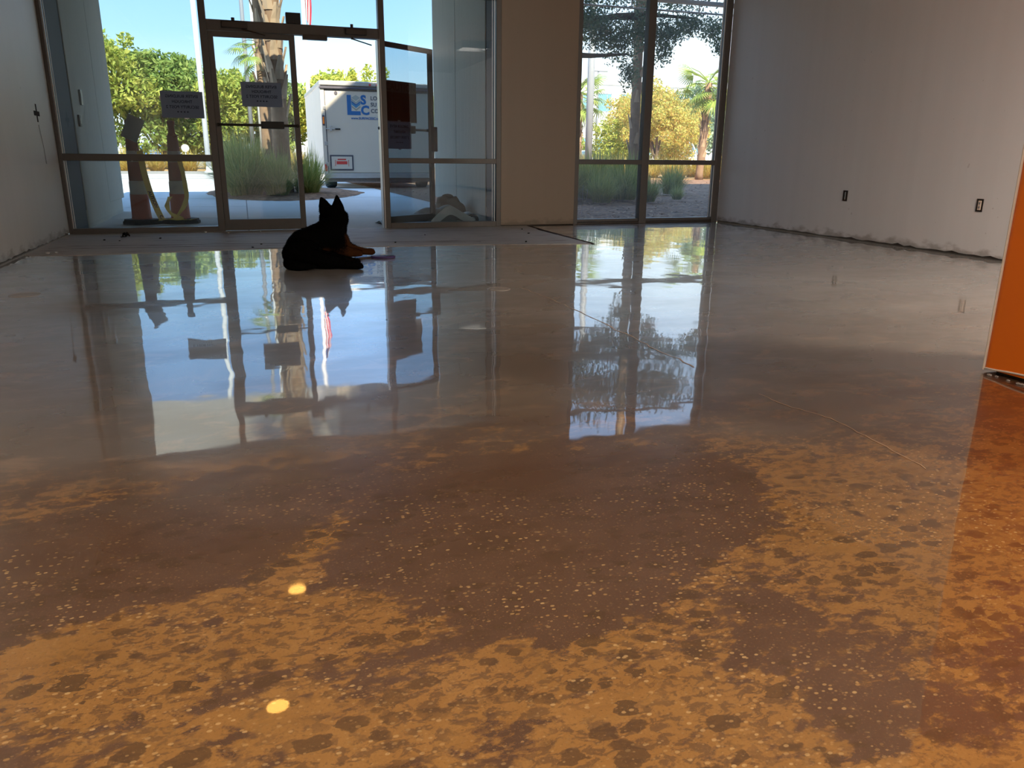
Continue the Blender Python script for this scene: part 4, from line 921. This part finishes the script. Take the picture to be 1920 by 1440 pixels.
def leaf_mesh(name, lobes, count, size, mat, rng, droop=0.0, shell=0.55):
    """loose foliage: leaves scattered through overlapping lobes"""
    L_ = np.array(lobes); vol = (L_[:, 3]*L_[:, 4]*L_[:, 5])**.67; pr_ = vol/vol.sum()
    k_ = rng.choice(len(L_), count, p=pr_)
    d = rng.normal(0, 1, (count, 3)); d /= np.linalg.norm(d, axis=1)[:, None]
    rad = (shell+(1-shell)*rng.random(count))[:, None]*(0.85+0.3*rng.random(count))[:, None]
    c = L_[k_, :3]+d*L_[k_, 3:6]*rad
    a = rng.normal(0, 1, (count, 3)); a[:, 2] -= droop; a /= np.linalg.norm(a, axis=1)[:, None]
    b = np.cross(a, rng.normal(0, 1, (count, 3))); b /= np.linalg.norm(b, axis=1)[:, None]+1e-6
    s = size*(0.6+0.8*rng.random(count))[:, None]
    nn = np.cross(a, b)
    vs = np.stack([c-a*s, c+b*s*.42+nn*s*.12, c+a*s, c-b*s*.42+nn*s*.12], 1).reshape(-1, 3)
    me = bpy.data.meshes.new(name); me.from_pydata(vs.tolist(), [], np.arange(4*count).reshape(-1, 4).tolist()); me.materials.append(mat); return me
def tree(name, loc, h, w, label, group, mat, count, size, seed, lobes=None, trunk_h=None, cat='tree', depth=None):
    rng = np.random.default_rng(seed); r = empty(name, loc); tag(r, label, cat, group)
    depth = depth or w*.8; th = trunk_h or h*.3
    if lobes is None:
        lobes = []
        for k_ in range(9):
            a = 2*PI*k_/9+rng.random(); rr = rng.uniform(.25, .62)
            lobes.append((rr*w/2*math.cos(a), rr*depth/2*math.sin(a), rng.uniform(th*.9+.1*h, h*.78), w*rng.uniform(.2, .3), depth*rng.uniform(.2, .3), h*rng.uniform(.14, .22)))
        lobes.append((0, 0, h*.80, w*.26, depth*.26, h*.16))
        for k_ in range(16):                     # loose sprays round the edge of the crown
            a = rng.random()*2*PI; el = rng.uniform(-.35, 1.2); q = rng.uniform(.42, .56)
            lobes.append((q*w*math.cos(a)*math.cos(el), q*depth*math.sin(a)*math.cos(el), h*.55+h*.43*math.sin(el), w*rng.uniform(.05, .11), w*rng.uniform(.05, .11), h*rng.uniform(.05, .10)))
    link('foliage', leaf_mesh(name+'_leaves', lobes, count, size, mat, rng), r)
    b = MB(); b.tube(spl([(0, 0, -.05), (.05*w*.2, 0, th*.5), (0, .02, th), (.03, 0, h*.62)], 10), [.035*h+.02-.0028*h*i for i in range(11)], 8)
    b.build('trunk', M['trunk'], r, True)
    br = MB()
    for lb in lobes[:7]: br.tube(spl([(0, 0, th*.85), (lb[0]*.4, lb[1]*.4, th*.6+lb[2]*.4), (lb[0]*.85, lb[1]*.85, lb[2])], 6), [.014*h, .013*h, .011*h, .009*h, .007*h, .005*h, .003*h], 6)
    br.build('branches', M['trunk'], r, True)
    return r
GT = 'trees along the far side of the driveway'
tree('broadleaf_tree', (-7.4, 50, 0), 7.6, 6.5, 'tall yellowish tree peeking past the left concrete wing wall', GT, M['leaf_lime'], 7000, .17, 11)
tree('broadleaf_tree', (-4.3, 52, 0), 6.5, 7.0, 'broad bushy green tree behind the two traffic posts', GT, M['leaf_green'], 12000, .16, 12, trunk_h=.8)
tree('broadleaf_tree', (-1.9, 54, 0), 5.6, 4.5, 'lower green tree right behind the sidelight paper sign', GT, M['leaf_lime'], 7000, .16, 13, trunk_h=.8)
tree('broadleaf_tree', (-.2, 49, 0), 5.7, 3.6, 'bright green tree behind the glass of the closed door', GT, M['leaf_lime'], 8000, .15, 14, trunk_h=.7)
tree('broadleaf_tree', (2.3, 51, 0), 5.6, 4.4, 'lime green tree behind the palm trunks', GT, M['leaf_green'], 8000, .15, 15, trunk_h=.7)
tree('broadleaf_tree', (5.3, 50, 0), 6.0, 4.2, 'sunny yellow-green tree beside the white flagpole', GT, M['leaf_lime'], 8000, .15, 16, trunk_h=.6)
tree('broadleaf_tree', (8.6, 56, 0), 6.9, 4.0, 'loose light green tree rising over the trailer roof', GT, M['leaf_lime'], 3500, .15, 17, trunk_h=1.2)
tree('broadleaf_tree', (12.5, 58, 0), 5.6, 5.5, 'green tree behind the trailer toward the wing wall', GT, M['leaf_green'], 6000, .17, 18, trunk_h=1)
GR = 'trees beyond the tall window'
tree('golden_tree', (21.9, 40, 0), 4.9, 5.0, 'big golden leaved tree right of the centre mullion in the tall window', GR, M['leaf_gold'], 15000, .085, 21, trunk_h=.9)
tree('golden_tree', (24.6, 43, 0), 4.2, 4.2, 'yellow-green tree beside the palm at the right wall', GR, M['leaf_gold'], 11000, .085, 22, trunk_h=.7)
tree('golden_tree', (23.2, 46, 0), 5.0, 4.0, 'orange tinged tree just left of the palm trunk in the tall window', GR, M['leaf_gold'], 11000, .095, 23, trunk_h=1.1)
tree('golden_tree', (19.7, 41, 0), 3.0, 2.8, 'small olive tree beside the grey lamp post in the tall window', GR, M['leaf_lime'], 5000, .08, 27, trunk_h=.6)
tree('golden_tree', (26.4, 62, 0), 3.0, 2.8, 'small round shrub tree in front of the white office block', GR, M['leaf_lime'], 3500, .11, 24, trunk_h=.6)
tree('broadleaf_tree', (37.5, 62, 0), 7.2, 6.0, 'pale grey-green tree farthest behind the golden trees', GR, M['leaf_far'], 6000, .2, 25)
tree('broadleaf_tree', (43, 66, 0), 6.5, 6.0, 'hazy pale tree behind the right window palm', GR, M['leaf_far'], 5000, .2, 26)
def oak():
    rng = np.random.default_rng(31); r = empty('live_oak', (5.55, 15.6, 0)); tag(r, 'shaded live oak whose boughs hang across the top of the tall window', 'tree')
    lobes = [(x, y, z, a, b, c) for x, y, z, a, b, c in (
        (1.0, -.3, 3.45, .60, .6, .38), (1.55, 0, 3.3, .55, .6, .42), (2.05, .1, 3.15, .50, .5, .50), (2.25, .0, 2.55, .26, .3, .40), (2.55, 0, 3.4, .55, .6, .42), (3.1, 0, 3.35, .5, .5, .30), (3.05, .1, 3.0, .28, .3, .32), (3.7, .1, 3.55, .55, .5, .28), (4.35, .2, 3.5, .30, .4, .40), (4.5, .2, 3.15, .18, .2, .22),
        (0.2, 0, 4.2, 1.2, 1.2, .7), (1.8, .3, 4.4, 1.3, 1.2, .8), (3.4, .3, 4.4, 1.2, 1.1, .7), (0.8, .2, 2.95, .3, .3, .25))]
    link('foliage', leaf_mesh('oak_leaves', lobes, 30000, .036, M['leaf_oak'], rng, .4, .2), r)
    b = MB(); b.tube(spl([(-.35, .2, -.05), (-.3, .2, 1.5), (-.2, .2, 2.8), (.2, .2, 3.7)], 12), [.24-.008*i for i in range(13)], 10); b.build('trunk', M['trunk'], r, True)
    b = MB()
    for e_ in ((1.6, 0, 3.5), (2.6, .1, 3.6), (3.9, .2, 3.7), (1.0, -.3, 3.6), (2.2, 0, 2.9)): b.tube(spl([(-.1, .2, 3.0), (e_[0]*.5, .1, e_[2]*.98), e_], 8), [.10-.010*i for i in range(9)], 6)
    b.build('branches', M['trunk'], r, True)
oak()

def frond_mesh():
    b = MB(); n = 26
    b.tube([(0, 0, 0), (.45, 0, .05), (.75, 0, -.02)], [.022, .016, .012], 5)
    for k_ in range(n):
        a = (k_/(n-1)-.5)*PI*1.45; L_ = .62*(1-.25*abs(k_/(n-1)-.5)*2); w = .022
        d = Vector((math.cos(a), math.sin(a), 0)); sd = Vector((-math.sin(a), math.cos(a), 0)); o_ = Vector((.72, 0, -.02))
        pts = [o_+d*L_*t+Vector((0, 0, -.22*t*t-.06*abs(math.sin(a)))) for t in (0, .4, .75, 1)]
        b.add([pts[0], pts[1]+sd*w, pts[2]+sd*w*.7, pts[3], pts[2]-sd*w*.7, pts[1]-sd*w], [(0, 5, 1), (1, 5, 4, 2), (2, 4, 3)])
    return b.mesh('frond', M['frond'], fix=False)
FROND = frond_mesh()
def boot_mesh():
    b = MB(); pts = [(0, 0, -.18), (.035, 0, 0), (.085, 0, .16), (.115, 0, .27)]; W_ = [.105, .085, .055, .040]
    vs = []
    for (x, y, z), w in zip(pts, W_): vs += [(x, -w, z), (x+.03, 0, z), (x, w, z), (x-.025, 0, z)]
    fs = [(4*i+k_, 4*i+(k_+1) % 4, 4*i+4+(k_+1) % 4, 4*i+4+k_) for i in range(3) for k_ in range(4)]+[(12, 13, 14, 15)]
    b.add(vs, fs); return b.mesh('boot', M['boot'])
BOOT = boot_mesh()
def palm(loc, h, r0, label, nb, boot_from, nf, seed, lean=(0, 0), bs=1.0, extra=()):
    R_ = random.Random(seed); r = empty('palm_tree', loc); tag(r, label, 'palm')
    def ax(z): t = z/h; return Vector((lean[0]*t, lean[1]*t, z))
    b = MB(); b.tube([ax(h*i/14) for i in range(15)], [r0*(1.12 if i == 0 else 1.0)*(1-.10*i/14)*R_.uniform(.95, 1.05) for i in range(15)], 12); b.build('trunk', M['palm_trunk'], r, True)
    for k_ in range(nb):
        z = boot_from+(h-.3-boot_from)*k_/max(1, nb-1); a = k_*2.399+R_.uniform(-.2, .2)
        link('boot', BOOT, r, ax(z)+Vector((math.cos(a), math.sin(a), 0))*r0*.86, (0, 0, a), (bs*R_.uniform(.85, 1.2),)*3)
    for k_ in range(nf):
        a = k_*2.399; t = k_/nf; pit = -.75+1.75*t
        link('frond', FROND, r, ax(h-.1+.15*(1-t)), (R_.uniform(-.3, .3), pit, a), (R_.uniform(.95, 1.3),)*3)
    for (z, a, pit, s) in extra: link('frond', FROND, r, ax(z)+Vector((math.cos(a), math.sin(a), 0))*r0*.8, (0, pit, a), (s,)*3)
    return r
palm((0.83, 17.9, 0.04), 6.7, 0.165, 'thick palm trunk with boot stubs standing in the bed outside the closed door', 64, 1.75, 16, 41, (-.07, 0), .95)
palm((0.56, 19.5, 0.04), 6.9, 0.125, 'slimmer palm trunk just left of the thick palm in the bed', 40, 1.9, 14, 42, (.05, 0), .7, [(3.15, 3.5, .1, .62), (3.2, 2.9, .55, .6), (3.1, 4.1, .5, .6), (3.05, 3.3, .95, .6), (3.25, 2.5, .0, .5)])
palm((0.80, 20.6, 0.04), 6.6, 0.10, 'narrow palm trunk half hidden behind the thick palm', 24, 2.4, 12, 43, (.0, 0), .6)
palm((10.25, 20, 0), 10.5, 0.135, 'grey palm trunk standing in the middle of the tall window', 44, .9, 12, 44, (-.05, 0), .75)
palm((12.85, 30, 0), 3.3, 0.15, 'small sunlit palm beside the grey lamp post in the tall window', 26, .7, 18, 45, (.0, 0), .75)
palm((18.55, 30, 0), 3.9, 0.16, 'sunlit palm next to the right wall in the tall window', 34, .9, 18, 46, (.15, 0), .75)

def blades(name, n, h, spread, mat, seed, w=.006):
    """a fountain of arching blades from a small foot; inner ones upright, outer ones drooping"""
    rng = np.random.default_rng(seed); vs = []; fs = []
    for i in range(n):
        u = rng.random()**.8; a = rng.random()*2*PI; rr = spread*.34*math.sqrt(rng.random()); x, y = rr*math.cos(a), rr*math.sin(a)
        a2 = a+rng.normal(0, .8); out = spread*(.08+.92*u)*rng.uniform(.7, 1.15); L_ = h*(1.08-.55*u)*rng.uniform(.7, 1.1); dr = .15+1.25*u*rng.random(); ww = w*rng.uniform(.6, 1.4)
        d = (math.cos(a2), math.sin(a2)); sd = (-d[1]*ww, d[0]*ww); k_ = len(vs)
        for t, f in ((0, .8), (.3, 1), (.6, .9), (.85, .6), (1, .08)):
            px, py, pz = x+d[0]*out*t**1.35, y+d[1]*out*t**1.35, L_*1.25*(t-dr*.55*t**2.6)
            vs += [(px+sd[0]*f, py+sd[1]*f, pz), (px-sd[0]*f, py-sd[1]*f, pz)]
        fs += [(k_+2*j, k_+2*j+1, k_+2*j+3, k_+2*j+2) for j in range(4)]
    me = bpy.data.meshes.new(name); me.from_pydata(vs, [], fs); me.materials.append(mat); return me
BL = [blades('ornamental_grass', 1500, 1.25, 1.0, M['blade'], 51), blades('ornamental_grass', 1300, 1.2, .9, M['blade'], 52)]
BD = [blades('ornamental_grass', 420, 1.0, .9, M['blade_dry'], 53, .012), blades('ornamental_grass', 420, .9, 1.0, M['blade_dry'], 54, .012)]
BS = [blades('ornamental_grass', 900, .80, .70, M['blade'], 55, .005), blades('ornamental_grass', 420, .6, .5, M['blade'], 56, .005)]
def grass(me, x, y, s, label, group, rz=None):
    o = link('ornamental_grass', me, None, (x, y, 0.03), (0, 0, random.random()*6 if rz is None else rz), (s, s, s)); tag(o, label, 'grass clump', group)
GB = 'grass clumps in the palm bed'
grass(BL[0], 0.02, 17.3, .93, 'tall arching grass clump at the near end of the palm bed, left of the trunks', GB)
grass(BL[1], 0.62, 17.0, .68, 'lower grass clump in front of the thick palm trunk', GB)
grass(BL[1], 1.30, 17.9, .74, 'grass clump right of the thick palm, seen in the doorway', GB)
grass(BL[0], -0.10, 18.6, .85, 'grass clump behind the tall arching clump in the palm bed', GB)
for i in range(16):
    grass(BD[i % 2], -7.6+i*.86+random.uniform(-.2, .2), 43.2+random.uniform(-.6, 1.8), random.uniform(.85, 1.15), 'dry golden grass clump on the verge beyond the driveway', 'golden grass clumps along the verge')
for i in range(30):
    grass(BD[i % 2], 10.5+(i % 15)*.85+random.uniform(-.3, .3), 30.6+(i//15)*2.2+random.uniform(-.6, .6), random.uniform(.75, 1.0), 'sunlit golden grass clump beyond the tall window', 'golden grass clumps outside the tall window')
GW = 'green grass clumps outside the tall window'
for i, (x, y, s) in enumerate(((5.55, 14.2, .95), (6.1, 14.8, 1.0), (6.75, 15.0, 1.05), (7.2, 14.4, .95), (7.75, 15.6, 1.05), (5.9, 16.2, 1.1), (7.0, 16.8, 1.1), (8.1, 17.6, 1.1), (6.3, 13.5, .7), (7.3, 13.6, .6))):
    grass(BS[0], x, y, s, 'shaded green grass clump in the left lower pane of the tall window', GW)
grass(BS[0], 9.55, 16.6, .8, 'lone green grass clump in the right lower pane of the tall window', 'grass tufts in the right lower pane')
for i, (x, y, s) in enumerate(((8.3, 14.2, .5), (9.9, 14.8, .45), (10.6, 15.2, .4), (9.2, 12.9, .35))):
    grass(BS[1], x, y, s, 'thin small grass tuft on the mulch in the right lower pane', 'grass tufts in the right lower pane')

# ------------------------------------------------------------------ poles, flag, building, cars, lamp posts
M['white_paint'] = plain('white_painted_steel', (0.72, 0.72, 0.70), 0.5, 0.4)
M['grey_paint'] = plain('grey_painted_steel', (0.26, 0.27, 0.29), 0.5, 0.4)
def pole(name, loc, h, r_, mat, label, cat, head=None):
    r = empty(name, loc); tag(r, label, cat)
    MB().lathe([(r_, 0), (r_*.98, h*.5), (r_*.8, h)], (0, 0, 0), 14).build('shaft', mat, r, True)
    MB().lathe([(r_*1.9, 0), (r_*1.9, .08), (r_*1.3, .12), (r_*1.05, .3)], (0, 0, 0), 14).build('foot', mat, r, True)
    return r
p = pole('light_pole', (-1.53, 40.0, .03), 13, .115, M['white_paint'], 'tall white pole seen beside the mullion left of the closed door', 'pole')
p = pole('flagpole', (0.565, 45, .03), 14, .105, M['grey_paint'], 'grey flagpole left of the palm trunks', 'flagpole'); MB().blob((0, 0, 14.05), (.12,)*3, 1).build('finial', M['alu'], p)
p = pole('flagpole', (1.05, 46, .03), 14, .085, M['white_paint'], 'white flagpole between the grey flagpole and the palm trunks', 'flagpole'); MB().blob((0, 0, 14.05), (.12,)*3, 1).build('finial', M['alu'], p)
p = pole('flagpole', (3.21, 40, .03), 14, .10, M['white_paint'], 'white flagpole flying a red and white flag behind the open doorway', 'flagpole')
MB().blob((0, 0, 14.05), (.12,)*3, 1).build('finial', M['alu'], p)
def flag(p, z0):
    rd = plain('red_cloth', (.62, .04, .06), .8); wh = plain('white_cloth', (.8, .78, .76), .8); bl = plain('blue_cloth', (.03, .05, .20), .8)
    b = MB(); nx, nz = 10, 26; H_ = 2.6
    def pt(i, j): x = .06+.32*i/nx*(.35+.65*math.sin(PI*min(1, .15+j/nz*.8))); return (x, .10*math.sin(i*1.1+j*.12), z0+H_*(j/nz)-.5*i/nx)
    for i in range(nx):
        b.cur = 0 if i % 2 == 0 else 1
        for j in range(nz):
            b.cur = 2 if (j > nz*.62 and i < 5) else (0 if (i//2) % 2 == 0 else 1)
            b.add([pt(i, j), pt(i+1, j), pt(i+1, j+1), pt(i, j+1)], [(0, 1, 2, 3)])
    o = b.build('flag', [rd, wh, bl], None, fix=False); o.parent = p; md = o.modifiers.new('thickness', 'SOLIDIFY'); md.thickness = .006
flag(p, 7.0)
def lamp_post(loc, h, r_, mat, label, disc):
    r = pole('lamp_post', loc, h, r_, mat, label, 'lamp post')
    if disc: MB().lathe([(.05, -.25), (.10, -.12), (.42, -.03), (.46, 0), (.40, .07), (.10, .14), (.02, .15)], (-.18, 0, h), 28).build('lamp_head', M['white_paint'], r, True)
    else:
        MB().box(-.9, .9, -.12, .12, h-.02, h+.08, .03).build('lamp_head', M['grey_paint'], r)
lamp_post((12.44, 28, 0), 7.0, .135, plain('pole_shade_grey', (0.33, 0.34, 0.35), .5, .4), 'thick grey lamp post left of the palm trunk in the tall window', True)  # grey colour stands in for the building shade on this post
lamp_post((12.75, 18.6, 0), 6.4, .07, M['grey_paint'], 'lamp post standing past the right wall, its disc head mirrored in the floor', True)
lamp_post((31.85, 70, 0), 8.6, .10, M['grey_paint'], 'thin distant lamp post in front of the white office block', False)

def office():
    r = empty('office_block', (33, 90, 0)); tag(r, 'white two storey office block with blue windows far behind the car park', 'building')
    wal = plain('white_stucco', (0.80, 0.79, 0.76), .8, .2, 0, .03, .5); gl = plain('blue_window_glass', (0.16, 0.34, 0.42), .15, .6); fr = plain('grey_window_frame', (.35, .38, .4), .5)
    MB().box(0, 24, 0, 14, 0, 9.4).build('wall', wal, r); MB().box(-.15, 24.15, -.15, 14.1, 9.4, 9.75).build('parapet', wal, r)
    for fl in (1.2, 6.3):
        for k_ in range(7):
            x = 1.6+k_*3.15
            f = MB(); z0, z1 = fl, fl+2.1
            for a, b, c, d in ((x, x+1.9, z0, z0+.08), (x, x+1.9, z1-.08, z1), (x, x+.08, z0, z1), (x+1.82, x+1.9, z0, z1), (x+1.25, x+1.32, z0, z1), (x, x+1.9, z0+1.05, z0+1.12)): f.box(a, b, -.06, .02, c, d)
            w = f.build('window', fr, r); MB().box(x+.05, x+1.85, -.03, .02, z0+.05, z1-.05).build('pane', gl, w)
    MB().box(9, 12.5, -1.2, 0, 2.9, 3.2).build('door_canopy', wal, r)
office()
def car(loc, rz, paint, label, van=False):
    r = empty('parked_car', loc, rz); tag(r, label, 'car', 'parked cars')
    gl = plain('car_glass', (.10, .16, .18), .1, .6)
    if van: low = [(-2.5, .35), (-2.5, 1.1), (-2.35, 1.15), (1.4, 1.15), (2.3, 1.0), (2.5, .8), (2.5, .35)]; cab = [(-2.45, 1.1), (-2.35, 2.1), (-2.1, 2.2), (.6, 2.2), (.95, 2.05), (1.5, 1.15)]
    else: low = [(-2.2, .35), (-2.25, .75), (-2.1, .95), (-.9, 1.0), (1.0, .98), (1.95, .85), (2.2, .65), (2.2, .35)]; cab = [(-1.7, .95), (-1.1, 1.38), (-.8, 1.46), (.25, 1.46), (.5, 1.40), (1.15, .96)]
    W_ = .9
    b = MB(); b.prism(low, 'y', -W_, W_); o = b.build('body', paint, r); md = o.modifiers.new('b', 'BEVEL'); md.width = .06; md.segments = 2
    b = MB(); n = len(cab)
    b.add([(x, -W_*(.98-.22*(z-.95)), z) for x, z in cab]+[(x, W_*(.98-.22*(z-.95)), z) for x, z in cab], [tuple(range(n))[::-1], tuple(range(n, 2*n))]+[(i, (i+1) % n, n+(i+1) % n, n+i) for i in range(n)])
    b.build('cabin', paint, r)
    zt = max(z for x, z in cab); xs = [x for x, z in cab]
    for s in (-1, 1):
        for a, c in (((xs[0]+.35), (-.25 if not van else -.4)), ((-.15 if not van else -.3), xs[-1]-.35)):
            q = MB(); y0 = s*(W_*.97); y1 = s*(W_*(.99-.22*(zt-1.1)))
            sh0 = .42 if a == xs[0]+.35 and not van else 0; sh1 = .38 if c == xs[-1]-.35 else 0
            q.add([(a, y0+s*.01, 1.0 if not van else 1.25), (c, y0+s*.01, 1.0 if not van else 1.25), (c-sh1, y1+s*.01, zt-.1), (a+sh0, y1+s*.01, zt-.1)], [(0, 1, 2, 3)]); o = q.build('side_window', gl, r, fix=False)
            md = o.modifiers.new('t', 'SOLIDIFY'); md.thickness = .02
    fx0, fz0 = cab[-1]; fx1, fz1 = cab[-2]
    def screen(a, b_, nm):
        q = MB(); e_ = .03*(1 if a[0] > b_[0] else -1)
        q.add([(a[0]+e_, -.72, a[1]+.03), (a[0]+e_, .72, a[1]+.03), (b_[0]+e_, .62, b_[1]-.02), (b_[0]+e_, -.62, b_[1]-.02)], [(0, 1, 2, 3)]); o = q.build(nm, gl, r, fix=False); md = o.modifiers.new('t', 'SOLIDIFY'); md.thickness = .02
    screen(cab[-1], cab[-2], 'windscreen'); screen(cab[0], cab[1], 'rear_window')
    for x in (-1.4, 1.4):
        for s in (-1, 1):
            q = MB(); q.lathe([(.05, -.1), (.28, -.1), (.33, -.06), (.33, .06), (.28, .1), (.05, .1)], (0, 0, 0), 18); q.v = [(x+vx, s*.82+vz, .33+vy) for vx, vy, vz in q.v]; q.build('wheel', M['rubber'], r, True)
car_w = plain('white_car_paint', (.78, .78, .78), .25, .5); car_b = plain('blue_car_paint', (.05, .20, .55), .25, .5); car_s = plain('silver_car_paint', (.5, .5, .5), .25, .5)
car((22.5, 58, 0.02), .5, car_w, 'white parked car left of the palm trunk in the tall window')
car((26.4, 59, 0.02), .5, car_s, 'silver parked car behind the palm trunk in the tall window')
car((29.2, 50, 0.02), .6, car_w, 'white parked car under the golden tree in the right pane')
car((33.2, 57, 0.02), .4, car_w, 'white parked van behind the golden tree trunk', True)
car((-5.5, 60, 0.02), 1.5, car_b, 'blue parked car between the two traffic posts')
car((-.3, 60, 0.02), .2, car_w, 'white parked car behind the grass clump in the door glass')
def round_sign():
    r = empty('round_road_sign', (-2.75, 44.5, .03)); tag(r, 'small white round sign on a stake on the verge, right of the posts', 'sign')
    MB().tube([(0, 0, 0), (0, 0, 1.0)], .025, 6).build('stake', M['white_paint'], r)
    q = MB(); q.lathe([(.19, -.01), (.19, .01), (.17, .015), (.01, .015)], (0, 0, 0), 20); q.v = [(vx, -vz-.03, 1.15+vy) for vx, vy, vz in q.v]; q.build('disc', M['white_paint'], r)
round_sign()
